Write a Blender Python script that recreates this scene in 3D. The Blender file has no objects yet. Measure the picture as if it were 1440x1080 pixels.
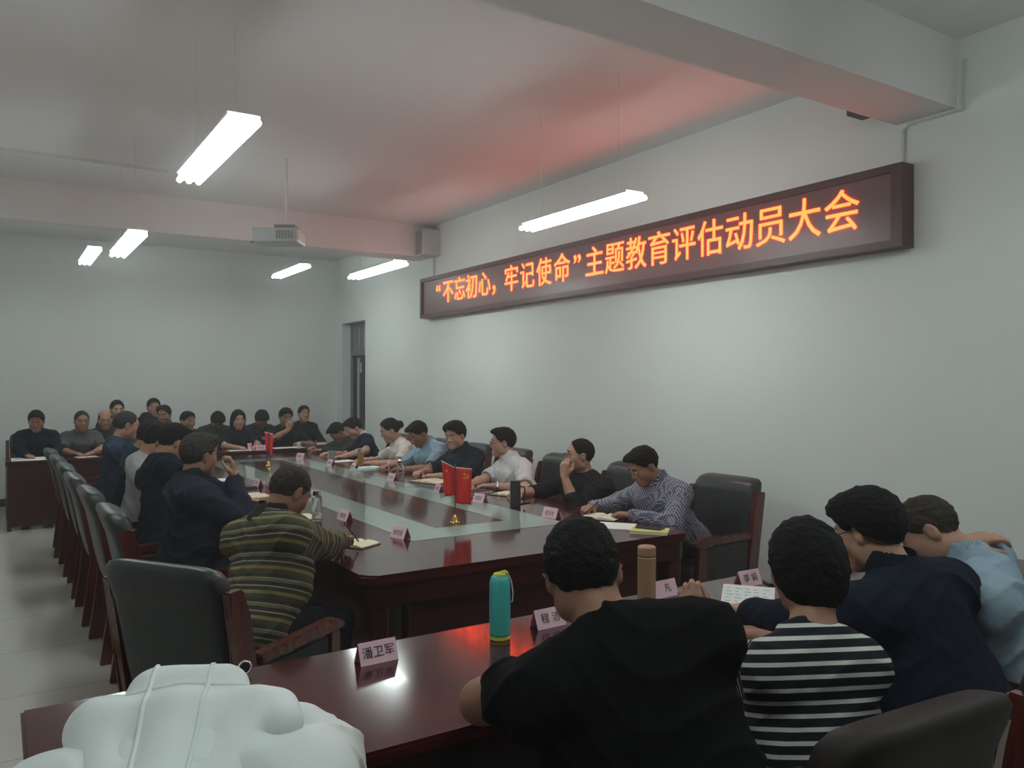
import bpy, bmesh, math, random
import numpy as np
from mathutils import Vector, Matrix

scene = bpy.context.scene
COL = scene.collection
random.seed(7)
R = math.radians

# ------------------------------------------------------------ camera, world, exposure
cam_d = bpy.data.cameras.new('camera')
cam_d.sensor_width = 36.0
cam_d.lens = 36.0 * 1128.0 / 1440.0
cam_d.clip_start = 0.05
cam = bpy.data.objects.new('camera', cam_d)
cam.location = (0, 0, 1.6)
cam.rotation_euler = (R(89.9), 0, R(-32.7))
COL.objects.link(cam)
scene.camera = cam

world = bpy.data.worlds.new('night')
world.use_nodes = True
world.node_tree.nodes['Background'].inputs[0].default_value = (0.02, 0.025, 0.03, 1)
world.node_tree.nodes['Background'].inputs[1].default_value = 1.0
wv = world.node_tree.nodes.new('ShaderNodeVolumeScatter')
wv.inputs['Color'].default_value = (0.95, 1.0, 0.98, 1)
wv.inputs['Density'].default_value = 0.016
wv.inputs['Anisotropy'].default_value = 0.55
world.node_tree.links.new(wv.outputs[0], world.node_tree.nodes['World Output'].inputs['Volume'])
scene.world = world
scene.view_settings.view_transform = 'Standard'
scene.view_settings.look = 'None'
scene.view_settings.gamma = 1.0
scene.view_settings.use_curve_mapping = False
scene.view_settings.exposure = 0.0
TUBE_STRENGTH = 30.0
LED_STRENGTH = 10.5


# ------------------------------------------------------------ materials
def mat(name, color, rough=0.5, noise=0.0, scale=8.0, spec=0.5, metal=0.0, coat=0.0, bump=0.0, bscale=40.0,
        emit=None, estr=0.0, trans=0.0, ior=1.45, sheen=0.0):
    m = bpy.data.materials.new(name)
    m.use_nodes = True
    nt = m.node_tree
    b = nt.nodes['Principled BSDF']
    b.inputs['Roughness'].default_value = rough
    b.inputs['Metallic'].default_value = metal
    b.inputs['Specular IOR Level'].default_value = spec
    b.inputs['Coat Weight'].default_value = coat
    b.inputs['Coat Roughness'].default_value = 0.05
    b.inputs['IOR'].default_value = ior
    b.inputs['Transmission Weight'].default_value = trans
    b.inputs['Sheen Weight'].default_value = sheen
    tc = nt.nodes.new('ShaderNodeTexCoord')
    nz = nt.nodes.new('ShaderNodeTexNoise')
    nz.inputs['Scale'].default_value = scale
    nz.inputs['Detail'].default_value = 4
    nt.links.new(tc.outputs['Object'], nz.inputs['Vector'])
    mx = nt.nodes.new('ShaderNodeMix')
    mx.data_type = 'RGBA'
    k = noise
    mx.inputs[6].default_value = tuple(c * (1 - k) for c in color[:3]) + (1,)
    mx.inputs[7].default_value = tuple(min(1, c * (1 + k)) for c in color[:3]) + (1,)
    nt.links.new(nz.outputs['Fac'], mx.inputs[0])
    nt.links.new(mx.outputs[2], b.inputs['Base Color'])
    if bump > 0:
        n2 = nt.nodes.new('ShaderNodeTexNoise')
        n2.inputs['Scale'].default_value = bscale
        n2.inputs['Detail'].default_value = 3
        nt.links.new(tc.outputs['Object'], n2.inputs['Vector'])
        bp = nt.nodes.new('ShaderNodeBump')
        bp.inputs['Strength'].default_value = bump
        bp.inputs['Distance'].default_value = 0.02
        nt.links.new(n2.outputs['Fac'], bp.inputs['Height'])
        nt.links.new(bp.outputs['Normal'], b.inputs['Normal'])
    if emit:
        b.inputs['Emission Color'].default_value = tuple(emit) + (1,)
        b.inputs['Emission Strength'].default_value = estr
    return m


def wood(name, c1, c2, rough, coat=0.6, scale=(1.2, 14, 14)):
    m = mat(name, c1, rough, 0, coat=coat)
    nt = m.node_tree
    b = nt.nodes['Principled BSDF']
    tc = nt.nodes.new('ShaderNodeTexCoord')
    mp = nt.nodes.new('ShaderNodeMapping')
    mp.inputs['Scale'].default_value = scale
    nz = nt.nodes.new('ShaderNodeTexNoise')
    nz.inputs['Scale'].default_value = 3
    nz.inputs['Detail'].default_value = 6
    cr = nt.nodes.new('ShaderNodeValToRGB')
    cr.color_ramp.elements[0].color = c1 + (1,)
    cr.color_ramp.elements[1].color = c2 + (1,)
    cr.color_ramp.elements[0].position = 0.35
    cr.color_ramp.elements[1].position = 0.7
    nt.links.new(tc.outputs['Object'], mp.inputs[0])
    nt.links.new(mp.outputs[0], nz.inputs['Vector'])
    nt.links.new(nz.outputs['Fac'], cr.inputs[0])
    nt.links.new(cr.outputs[0], b.inputs['Base Color'])
    return m


def banded(name, stops, period, rough=0.85, attr='u'):
    """cloth whose colour repeats in bands along the vertex attribute 'u' (metres along the garment)"""
    m = mat(name, (1, 1, 1), rough, 0, bump=0.25, bscale=18, sheen=0.0, spec=0.2)
    nt = m.node_tree
    b = nt.nodes['Principled BSDF']
    at = nt.nodes.new('ShaderNodeAttribute')
    at.attribute_name = attr
    dv = nt.nodes.new('ShaderNodeMath')
    dv.operation = 'DIVIDE'
    dv.inputs[1].default_value = period
    fr = nt.nodes.new('ShaderNodeMath')
    fr.operation = 'FRACT'
    cr = nt.nodes.new('ShaderNodeValToRGB')
    cr.color_ramp.interpolation = 'CONSTANT'
    els = cr.color_ramp.elements
    while len(els) < len(stops):
        els.new(0.5)
    for e, (p, c) in zip(els, stops):
        e.position = p
        e.color = tuple(c) + (1,)
    nt.links.new(at.outputs['Fac'], dv.inputs[0])
    nt.links.new(dv.outputs[0], fr.inputs[0])
    nt.links.new(fr.outputs[0], cr.inputs[0])
    nt.links.new(cr.outputs[0], b.inputs['Base Color'])
    return m


def checked(name, c1, c2, scale):
    m = mat(name, c1, 0.85, 0, bump=0.25, bscale=18, spec=0.2)
    nt = m.node_tree
    b = nt.nodes['Principled BSDF']
    tc = nt.nodes.new('ShaderNodeTexCoord')
    ck = nt.nodes.new('ShaderNodeTexChecker')
    ck.inputs['Scale'].default_value = scale
    ck.inputs['Color1'].default_value = c1 + (1,)
    ck.inputs['Color2'].default_value = c2 + (1,)
    nt.links.new(tc.outputs['Object'], ck.inputs['Vector'])
    nt.links.new(ck.outputs[0], b.inputs['Base Color'])
    return m


def cloth(name, c, rough=0.9):
    return mat(name, c, rough, 0.15, 6, spec=0.10, bump=0.6, bscale=11)


M = {}
M['wall'] = mat('wall_paint', (0.74, 0.77, 0.75), 0.75, 0.03, 1.5, spec=0.25)
M['ceiling'] = mat('ceiling_paint', (0.77, 0.745, 0.74), 0.9, 0.03, 1.0, spec=0.1)
M['tubes'] = mat('tube_glow', (0.9, 0.95, 0.93), 0.5, emit=(0.88, 1.0, 0.97), estr=TUBE_STRENGTH)
M['metal_white'] = mat('white_enamel', (0.75, 0.76, 0.75), 0.4, 0.03)
M['grey_plastic'] = mat('grey_plastic', (0.30, 0.31, 0.31), 0.5, 0.05)
M['light_plastic'] = mat('light_plastic', (0.55, 0.57, 0.56), 0.5, 0.05)
M['dark_plastic'] = mat('dark_plastic', (0.02, 0.02, 0.022), 0.35, 0.1)
M['brown_box'] = mat('brown_box', (0.10, 0.075, 0.065), 0.6, 0.1)
M['table'] = wood('red_mahogany', (0.040, 0.007, 0.008), (0.085, 0.014, 0.014), 0.13, 0.2)
M['panel'] = wood('dark_mahogany', (0.030, 0.006, 0.007), (0.060, 0.010, 0.011), 0.28, 0.4)
M['chair_wood'] = wood('chair_rosewood', (0.055, 0.011, 0.009), (0.13, 0.025, 0.016), 0.22, 0.7, (14, 14, 1.5))
M['leather'] = mat('black_leather', (0.020, 0.026, 0.027), 0.38, 0.25, 6, spec=0.5, bump=0.25, bscale=9)
M['leather_brown'] = mat('brown_leather', (0.022, 0.017, 0.016), 0.6, 0.25, 6, spec=0.3, bump=0.25, bscale=9)
M['glass_green'] = mat('green_glass', (0.28, 0.36, 0.325), 0.06, 0.05, 2, spec=0.6)
M['paper'] = mat('white_paper', (0.80, 0.80, 0.78), 0.8, 0.03)
M['page'] = mat('cream_page', (0.75, 0.70, 0.55), 0.8, 0.05)
M['yellow'] = mat('yellow_cover', (0.62, 0.58, 0.16), 0.6, 0.1)
M['teal_cover'] = mat('teal_cover', (0.20, 0.42, 0.42), 0.6, 0.1)
M['black_cover'] = mat('black_cover', (0.018, 0.017, 0.02), 0.5, 0.15)
M['brown_cover'] = mat('brown_cover', (0.12, 0.06, 0.045), 0.5, 0.15)
M['pink'] = mat('pink_card', (0.84, 0.56, 0.65), 0.75, 0.04)
M['pink_shaded'] = mat('pink_card_shaded', (0.66, 0.20, 0.36), 0.75, 0.04)  # same card, with the shade and show-through of the fold painted in
M['ink'] = mat('black_ink', (0.012, 0.010, 0.012), 0.7, 0.1)
M['red_flag'] = mat('red_flag_cloth', (0.72, 0.030, 0.022), 0.6, 0.08)
M['gold'] = mat('gold_metal', (0.80, 0.58, 0.20), 0.22, 0.05, metal=1.0)
M['yellow_mark'] = mat('yellow_emblem', (0.85, 0.62, 0.05), 0.6, 0.05)
M['white_trim'] = mat('white_flag_edge', (0.8, 0.8, 0.78), 0.7, 0.03)
M['chrome'] = mat('chrome', (0.8, 0.8, 0.82), 0.12, 0.02, metal=1.0)
M['teal_bottle'] = mat('teal_bottle', (0.06, 0.46, 0.44), 0.32, 0.06)
M['bottle_yellow'] = mat('yellow_silicone', (0.62, 0.58, 0.06), 0.45, 0.06)
M['tan_bottle'] = mat('tan_bottle', (0.34, 0.20, 0.115), 0.35, 0.06)
M['flask'] = mat('dark_flask', (0.035, 0.038, 0.045), 0.35, 0.1)
M['amber'] = mat('amber_tea', (0.45, 0.27, 0.04), 0.1, 0.1)
M['clear'] = mat('clear_glass', (0.95, 0.97, 0.97), 0.03, 0, trans=1.0, ior=1.3)
M['water'] = mat('pale_tea', (0.70, 0.72, 0.66), 0.08, 0.05, trans=0.8, ior=1.33)
M['sign_frame'] = mat('sign_frame', (0.075, 0.038, 0.038), 0.4, 0.1)
M['sign_face'] = mat('sign_face', (0.17, 0.105, 0.108), 0.33, 0.06, 60)
M['led'] = mat('led_red', (0.6, 0.1, 0.05), 0.5, emit=(1.0, 0.055, 0.010), estr=LED_STRENGTH)
M['door_dark'] = mat('dark_door_glass', (0.012, 0.018, 0.022), 0.12, 0.1)
M['door_frame'] = mat('grey_door_frame', (0.16, 0.17, 0.19), 0.45, 0.05)
M['door_bar'] = mat('pale_door_bar', (0.42, 0.44, 0.47), 0.4, 0.05)
M['skirting'] = mat('dark_skirting', (0.12, 0.07, 0.06), 0.4, 0.1)
M['iris'] = mat('dark_iris', (0.012, 0.009, 0.008), 0.2, 0.1)
M['eyewhite'] = mat('eye_white', (0.62, 0.58, 0.55), 0.3, 0.03)
M['lip'] = mat('lip', (0.30, 0.12, 0.10), 0.5, 0.08)
M['hair'] = mat('black_hair', (0.008, 0.008, 0.009), 0.75, 0.3, 40, spec=0.15, bump=0.5, bscale=130)
M['hair_grey'] = mat('greying_hair', (0.035, 0.034, 0.032), 0.75, 0.3, 40, spec=0.15, bump=0.5, bscale=130)
M['hair_brown'] = mat('short_brown_hair', (0.040, 0.033, 0.026), 0.8, 0.3, 40, spec=0.15, bump=0.4, bscale=130)
SKIN = dict((('a', (0.42, 0.235, 0.165)), ('b', (0.33, 0.175, 0.115)), ('c', (0.48, 0.29, 0.215)), ('d', (0.26, 0.13, 0.085))))
for nm, c in SKIN.items():
    M['skin_' + nm] = mat('skin_' + nm, c, 0.5, 0.08, 14, spec=0.35)


def faded_hair(hair, skin):
    """hair that thins out to skin at its edge; attribute 'u' is the distance from the hairline"""
    key = hair + '_' + skin
    if key in M:
        return M[key]
    m = M[hair].copy()
    m.name = key
    nt = m.node_tree
    b = nt.nodes['Principled BSDF']
    src = b.inputs['Base Color'].links[0].from_socket
    at = nt.nodes.new('ShaderNodeAttribute')
    at.attribute_name = 'u'
    nz = nt.nodes.new('ShaderNodeTexNoise')
    nz.inputs['Scale'].default_value = 160
    ad = nt.nodes.new('ShaderNodeMath')
    ad.operation = 'MULTIPLY_ADD'
    ad.inputs[1].default_value = 0.020
    nt.links.new(nz.outputs['Fac'], ad.inputs[0])
    nt.links.new(at.outputs['Fac'], ad.inputs[2])
    mr = nt.nodes.new('ShaderNodeMapRange')
    mr.inputs['From Min'].default_value = 0.008
    mr.inputs['From Max'].default_value = 0.030
    nt.links.new(ad.outputs[0], mr.inputs['Value'])
    mx = nt.nodes.new('ShaderNodeMix')
    mx.data_type = 'RGBA'
    mx.inputs[6].default_value = tuple(c * 0.75 for c in SKIN[skin]) + (1,)
    nt.links.new(mr.outputs[0], mx.inputs[0])
    nt.links.new(src, mx.inputs[7])
    nt.links.new(mx.outputs[2], b.inputs['Base Color'])
    M[key] = m
    return m


def floor_mat():
    m = mat('polished_tiles', (0.5, 0.5, 0.47), 0.14, 0)
    nt = m.node_tree
    b = nt.nodes['Principled BSDF']
    tc = nt.nodes.new('ShaderNodeTexCoord')
    br = nt.nodes.new('ShaderNodeTexBrick')
    br.offset = 0
    br.inputs['Scale'].default_value = 1.0
    br.inputs['Brick Width'].default_value = 0.8
    br.inputs['Row Height'].default_value = 0.8
    br.inputs['Mortar Size'].default_value = 0.003
    br.inputs['Color1'].default_value = (0.64, 0.62, 0.56, 1)
    br.inputs['Color2'].default_value = (0.60, 0.585, 0.53, 1)
    br.inputs['Mortar'].default_value = (0.25, 0.24, 0.22, 1)
    nt.links.new(tc.outputs['Object'], br.inputs['Vector'])
    nt.links.new(br.outputs[0], b.inputs['Base Color'])
    return m


M['floor'] = floor_mat()


# ------------------------------------------------------------ mesh helpers
def link(o, parent=None):
    COL.objects.link(o)
    if parent is not None:
        o.parent = parent
    return o


def obj(name, bm, m, parent=None, loc=None, smooth=False, recalc=True):
    if recalc:
        bmesh.ops.recalc_face_normals(bm, faces=bm.faces)
    me = bpy.data.meshes.new(name)
    bm.to_mesh(me)
    bm.free()
    for x in (m if isinstance(m, (list, tuple)) else [m]):
        me.materials.append(x)
    if smooth:
        me.polygons.foreach_set('use_smooth', [True] * len(me.polygons))
    o = bpy.data.objects.new(name, me)
    if loc is not None:
        o.location = loc
    return link(o, parent)


def tag(o, label, cat, group=None):
    o['label'] = label
    o['category'] = cat
    if group:
        o['group'] = group
    return o


def thing(name, label, cat, loc=(0, 0, 0), rz=0.0, group=None):
    o = bpy.data.objects.new(name, None)
    o.empty_display_size = 0.1
    o.location = loc
    o.rotation_euler = (0, 0, rz)
    link(o)
    return tag(o, label, cat, group)


def struct(name, bm, m, parent=None, smooth=False):
    o = obj(name, bm, m, parent, smooth=smooth)
    if parent is None:
        o['kind'] = 'structure'
    return o


def dup(root, loc, rz, label, group=None):
    r = root.copy()
    link(r)
    r.location = loc
    r.rotation_euler = (0, 0, rz)
    r['label'] = label
    if group:
        r['group'] = group
    for ch in list(root.children):
        c = ch.copy()
        link(c, r)
        for g in ch.children:
            link(g.copy(), c)
    return r


def box(bm, x0, x1, y0, y1, z0, z1, bev=0.0, seg=2, mi=0):
    vs = [bm.verts.new((x, y, z)) for x in (x0, x1) for y in (y0, y1) for z in (z0, z1)]
    f = [(0, 1, 3, 2), (4, 6, 7, 5), (0, 4, 5, 1), (2, 3, 7, 6), (0, 2, 6, 4), (1, 5, 7, 3)]
    fs = [bm.faces.new([vs[i] for i in q]) for q in f]
    for q in fs:
        q.material_index = mi
    if bev > 0:
        es = list({e for q in fs for e in q.edges})
        bmesh.ops.bevel(bm, geom=es, offset=bev, segments=seg, affect='EDGES', profile=0.5)
    return bm


def boxb(*a, **k):
    return box(bmesh.new(), *a, **k)


def prism(bm, pts, z0, z1, bev=0.0, seg=2, mi=0):
    a = [bm.verts.new((x, y, z0)) for x, y in pts]
    b = [bm.verts.new((x, y, z1)) for x, y in pts]
    n = len(pts)
    fs = [bm.faces.new(a[::-1]), bm.faces.new(b)]
    for i in range(n):
        fs.append(bm.faces.new((a[i], a[(i + 1) % n], b[(i + 1) % n], b[i])))
    for q in fs:
        q.material_index = mi
    if bev:
        es = list({e for q in fs[:2] for e in q.edges})
        bmesh.ops.bevel(bm, geom=es, offset=bev, segments=seg, affect='EDGES')
    return bm


def side_prism(bm, pts, x0, x1, bev=0.0):
    """polygon in (y,z) extruded along x"""
    a = [bm.verts.new((x0, y, z)) for y, z in pts]
    b = [bm.verts.new((x1, y, z)) for y, z in pts]
    n = len(pts)
    fs = [bm.faces.new(a), bm.faces.new(b[::-1])]
    for i in range(n):
        fs.append(bm.faces.new((a[i], b[i], b[(i + 1) % n], a[(i + 1) % n])))
    if bev:
        es = list({e for q in fs for e in q.edges})
        bmesh.ops.bevel(bm, geom=es, offset=bev, segments=2, affect='EDGES')
    return bm


def loft(bm, rings, mi=0):
    vs = [[bm.verts.new(p) for p in r] for r in rings]
    n = len(rings[0])
    fs = []
    for a, b in zip(vs, vs[1:]):
        for i in range(n):
            fs.append(bm.faces.new((a[i], a[(i + 1) % n], b[(i + 1) % n], b[i])))
    fs.append(bm.faces.new(vs[0][::-1]))
    fs.append(bm.faces.new(vs[-1]))
    for f in fs:
        f.material_index = mi
    return bm


def lathe(bm, prof, n=24, cx=0, cy=0, mi=0):
    return loft(bm, [[(cx + r * math.cos(2 * math.pi * i / n), cy + r * math.sin(2 * math.pi * i / n), z) for i in range(n)]
                     for r, z in prof], mi)


def tube(bm, pts, r, n=8, mi=0, closed=False):
    pts = [Vector(p) for p in pts]
    rings = []
    for i, p in enumerate(pts):
        a = pts[i - 1] if i > 0 else (pts[-1] if closed else p)
        b = pts[i + 1] if i < len(pts) - 1 else (pts[0] if closed else p)
        d = (b - a).normalized()
        up = Vector((0, 0, 1)) if abs(d.z) < 0.9 else Vector((1, 0, 0))
        s = d.cross(up).normalized()
        t = s.cross(d)
        rr = r[i] if isinstance(r, (list, tuple)) else r
        rings.append([p + s * rr * math.cos(2 * math.pi * k / n) + t * rr * math.sin(2 * math.pi * k / n) for k in range(n)])
    if closed:
        vs = [[bm.verts.new(q) for q in ring] for ring in rings]
        for a, b in zip(vs, vs[1:] + vs[:1]):
            for i in range(n):
                bm.faces.new((a[i], a[(i + 1) % n], b[(i + 1) % n], b[i])).material_index = mi
        return bm
    return loft(bm, rings, mi)


def ball(bm, c, rad, n=12, mi=0):
    m = Matrix.Translation(c) @ Matrix.Diagonal((rad[0], rad[1], rad[2], 1))
    g = bmesh.ops.create_uvsphere(bm, u_segments=n, v_segments=max(6, n // 2 + 2), radius=1.0, matrix=m)
    for v in g['verts']:
        for f in v.link_faces:
            f.material_index = mi
    return bm


def text_mesh(name, s, m, size, extrude=0.001, parent=None, bold=0.0):
    cu = bpy.data.curves.new(name, 'FONT')
    cu.body = s
    cu.size = size
    cu.extrude = extrude
    cu.align_x = 'CENTER'
    cu.align_y = 'CENTER'
    cu.resolution_u = 3
    cu.offset = bold
    t = bpy.data.objects.new(name, cu)
    COL.objects.link(t)
    dg = bpy.context.evaluated_depsgraph_get()
    me = bpy.data.meshes.new_from_object(t.evaluated_get(dg))
    me.name = name
    bpy.data.objects.remove(t)
    bpy.data.curves.remove(cu)
    me.materials.clear()
    me.materials.append(m)
    o = bpy.data.objects.new(name, me)
    return link(o, parent)


# ------------------------------------------------------------ the room
RX, LX, FY, BY, CZ = 4.55, -0.60, 12.25, -2.5, 3.53
struct('floor', boxb(LX - 0.2, RX + 0.2, BY - 0.2, FY + 0.2, -0.1, 0), M['floor'])
struct('ceiling', boxb(LX - 0.2, RX + 0.2, BY - 0.2, FY + 0.2, CZ, CZ + 0.1), M['ceiling'])
struct('wall_far', boxb(LX - 0.2, RX + 0.2, FY, FY + 0.2, 0, CZ), M['wall'])
struct('wall_left', boxb(LX - 0.2, LX, BY, FY, 0, CZ), M['wall'])
struct('wall_back', boxb(LX - 0.2, RX + 0.2, BY - 0.2, BY, 0, CZ), M['wall'])
DY0, DY1, DZ = 11.08, 12.02, 2.52
wb = bmesh.new()
box(wb, RX, RX + 0.3, BY, DY0, 0, CZ)
box(wb, RX, RX + 0.3, DY1, FY, 0, CZ)
box(wb, RX, RX + 0.3, DY0, DY1, DZ, CZ)
struct('wall_right', wb, M['wall'])
# door in the right wall, set back in its reveal
dr = struct('door_1', boxb(RX + 0.17, RX + 0.21, DY0 + 0.002, DY1 - 0.002, 0.0, DZ - 0.002), M['door_dark'])
fb = bmesh.new()
for y0, y1 in ((DY0 + 0.002, DY0 + 0.07), (DY1 - 0.07, DY1 - 0.002)):
    box(fb, RX + 0.14, RX + 0.17, y0, y1, 0, DZ - 0.002)
box(fb, RX + 0.14, RX + 0.17, DY0 + 0.07, DY1 - 0.07, DZ - 0.06, DZ - 0.002)
box(fb, RX + 0.14, RX + 0.17, DY0 + 0.07, DY1 - 0.07, 2.02, 2.10)
struct('door_frame', fb, M['door_frame'], dr)
tb = bmesh.new()
box(tb, RX + 0.155, RX + 0.168, DY0 + 0.07, DY1 - 0.07, 2.10, DZ - 0.06)
struct('transom_panel', tb, M['door_frame'], dr)
for k in range(4):
    y = DY0 + 0.16 + k * 0.2
    struct('transom_bar', boxb(RX + 0.14, RX + 0.155, y, y + 0.035, 2.10, DZ - 0.06), M['grey_plastic'], dr)
struct('door_handle', boxb(RX + 0.10, RX + 0.135, DY0 + 0.52, DY0 + 0.56, 1.0, 1.98, 0.01), M['door_bar'], dr)
struct('door_handle', boxb(RX + 0.10, RX + 0.135, DY0 + 0.44, DY0 + 0.47, 1.75, 1.9, 0.01), M['door_bar'], dr)

struct('baseboard_right', boxb(RX - 0.012, RX, BY, DY0, 0, 0.10), M['skirting'])
struct('baseboard_far', boxb(LX, RX - 0.012, FY - 0.012, FY, 0, 0.10), M['skirting'])
struct('baseboard_left', boxb(LX, LX + 0.012, BY, FY - 0.012, 0, 0.10), M['skirting'])
struct('trim_1', boxb(LX, RX, 2.45, 2.81, 3.145, CZ), M['ceiling'])
struct('trim_2', boxb(LX, RX, 8.92, 9.28, 3.15, CZ), M['ceiling'])
struct('trim_3', boxb(LX, 1.3, 7.80, 7.86, CZ - 0.03, CZ), M['metal_white'])


# ------------------------------------------------------------ hanging tube lights
def ceiling_lamp(x, y, z, label):
    t = thing('tube_light', label, 'ceiling light', (x, y, z), 0, 'hanging tube lights')
    obj('lamp_body', boxb(-0.072, 0.072, -0.575, 0.575, 0.028, 0.046, 0.004), M['metal_white'], t)
    for s in (-1, 1):
        b = bmesh.new()
        box(b, -0.065, 0.065, s * 0.57 - 0.006, s * 0.57 + 0.006, -0.01, 0.0275, 0.003)
        obj('end_bracket', b, M['metal_white'], t)
    for k in range(3):
        b = bmesh.new()
        tube(b, [(-0.05 + 0.05 * k, -0.61, 0.002), (-0.05 + 0.05 * k, 0.61, 0.002)], 0.015, 10)
        obj('light_tube', b, M['tubes'], t, smooth=True)
    for s in (-1, 1):
        b = bmesh.new()
        tube(b, [(0, s * 0.42, 0.046), (0, s * 0.42, CZ - z)], 0.0022, 6)
        obj('hanging_rod', b, M['metal_white'], t)
    return t


for x, y, z, lb in ((0.90, 4.12, 2.72, 'lit tube light nearest the camera, upper left above the left row of chairs'),
                    (3.26, 4.27, 2.72, 'long lit tube light hanging in front of the middle of the red LED sign'),
                    (0.90, 7.25, 2.72, 'lit tube light on the left, larger of the two small ones far off'),
                    (3.22, 7.55, 2.72, 'lit tube light hanging just left of the end of the LED sign'),
                    (0.89, 10.30, 3.03, 'smallest lit tube light at far left, beyond the second ceiling beam'),
                    (3.20, 10.30, 3.03, 'small lit tube light hanging below the projector near the far wall'),
                    (0.90, 0.75, 3.03, 'lit tube light over the left end of the front table, above the picture'),
                    (3.26, 0.75, 3.03, 'lit tube light over the right end of the front table, above the picture')):
    ceiling_lamp(x, y, z, lb)

# ------------------------------------------------------------ LED sign
SX = 4.44
SY0, SY1, SZ0, SZ1 = 2.70, 9.02, 2.395, 2.885
sg = thing('led_sign', 'long red LED message sign mounted on the right wall', 'sign', (RX, 5.86, 2.64))
ox, oy, oz = RX, 5.86, 2.64
b = bmesh.new()
box(b, SX - ox + 0.012, -0.001, SY0 - oy + 0.02, SY1 - oy - 0.02, SZ0 - oz + 0.02, SZ1 - oz - 0.02)
obj('sign_face', b, M['sign_face'], sg)
b = bmesh.new()
fw = 0.045
for y0, y1, z0, z1 in ((SY0, SY1, SZ1 - fw, SZ1), (SY0, SY1, SZ0, SZ0 + fw), (SY0, SY0 + fw * 1.6, SZ0 + fw, SZ1 - fw), (SY1 - fw, SY1, SZ0 + fw, SZ1 - fw)):
    box(b, SX - ox - 0.012, -0.001, y0 - oy, y1 - oy, z0 - oz, z1 - oz)
obj('sign_frame', b, M['sign_frame'], sg)
rotm = Matrix(((0, 0, -1), (-1, 0, 0), (0, 1, 0))).to_euler()
GLYPHS = [('\u201c', 8.56, 0.13)] + [(c, 8.452 - 0.277 * (i + 0.5), 0.262) for i, c in enumerate('不忘初心')] + [('，', 7.21, 0.26)] \
    + [(c, 7.087 - 0.292 * (i + 0.5), 0.268) for i, c in enumerate('牢记使命')] + [('\u201d', 5.83, 0.13)] + [(c, 5.716 - 0.274 * (i + 0.5), 0.258) for i, c in enumerate('主题教育评估动员大会')]
for ch_, yy, ww in GLYPHS:
    tx = text_mesh('character', ch_, M['led'], 0.285, 0.003, sg)
    if ch_ not in '\u201c\u201d，':
        xs = [v.co.x for v in tx.data.vertices]
        kx = 0.245 / (max(xs) - min(xs))
        for v in tx.data.vertices:
            v.co.x *= kx
    tx.rotation_euler = rotm
    tx.location = (SX - ox + 0.008, yy - oy, 2.652 - oz)

# conduits and small wall boxes
b = bmesh.new()
tube(b, [(RX - 0.012, 2.76, 2.89), (RX - 0.012, 2.76, 3.10), (RX - 0.012, 2.72, 3.125), (RX - 0.012, 2.40, 3.125), (RX - 0.012, 2.40, 3.40)], 0.009, 6)
tag(obj('cable_conduit', b, M['light_plastic']), 'thin cable conduit rising from the right end of the sign', 'conduit')
b = bmesh.new()
tube(b, [(RX - 0.012, 8.86, 2.89), (RX - 0.012, 8.86, 3.40)], 0.009, 6)
tag(obj('cable_conduit', b, M['light_plastic']), 'thin cable conduit rising from the left end of the sign', 'conduit')
b = boxb(RX - 0.16, RX - 0.001, 2.83, 3.04, 3.235, 3.44, 0.008)
tag(obj('junction_box', b, M['brown_box']), 'dark box on the wall beside the ceiling beam above the sign', 'box')
sp = thing('wall_speaker', 'pale speaker box on the wall above the left end of the sign', 'speaker', (RX - 0.12, 8.80, 3.30))
obj('speaker_case', boxb(-0.12, 0.119, -0.10, 0.10, -0.16, 0.16, 0.01), M['light_plastic'], sp)
obj('speaker_grille', boxb(-0.127, -0.1201, -0.08, 0.08, -0.14, 0.14), M['grey_plastic'], sp)

# projector on its ceiling pole
pj = thing('projector', 'pale projector hanging from the ceiling on a thin pole', 'projector', (2.04, 6.90, 2.85), R(-32))
pb = bmesh.new()
box(pb, -0.20, 0.20, -0.15, 0.15, -0.06, 0.06, 0.02)
obj('projector_case', pb, M['light_plastic'], pj)
b = bmesh.new()
tube(b, [(-0.199, 0.02, 0), (-0.235, 0.02, 0)], 0.045, 16)
obj('lens', b, M['dark_plastic'], pj)
b = bmesh.new()
for k in range(6):
    box(b, 0.02 + k * 0.025, 0.035 + k * 0.025, -0.154, -0.150, -0.035, 0.035)
obj('air_vent', b, M['grey_plastic'], pj)
b = bmesh.new()
box(b, -0.02, 0.16, -0.07, 0.07, 0.061, 0.10, 0.006)
obj('ceiling_bracket', b, M['grey_plastic'], pj)
b = bmesh.new()
tube(b, [(0.07, 0, 0.10), (0.07, 0, CZ - 2.85)], 0.014, 10)
obj('ceiling_pole', b, M['metal_white'], pj)

# small fittings on the ceiling
def ceiling_dot(name, x, y, r, label, m):
    b = bmesh.new()
    lathe(b, [(r, CZ), (r, CZ - 0.02), (r * 0.7, CZ - 0.05), (r * 0.3, CZ - 0.055)], 16)
    o = obj(name, b, m, smooth=False)
    tag(o, label, 'ceiling fitting')


ceiling_dot('smoke_detector', 0.87, 3.86, 0.06, 'grey smoke detector at the top of the picture on the ceiling', M['grey_plastic'])
ceiling_dot('sprinkler_head', 1.75, 7.15, 0.035, 'tiny fitting on the ceiling just below the nearest lamp', M['grey_plastic'])
ceiling_dot('sprinkler_head', 2.85, 4.15, 0.035, 'tiny fitting on the reddish ceiling, left one of two', M['grey_plastic'])
ceiling_dot('sprinkler_head', 2.98, 3.80, 0.035, 'tiny fitting on the reddish ceiling, right one of two', M['grey_plastic'])

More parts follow.
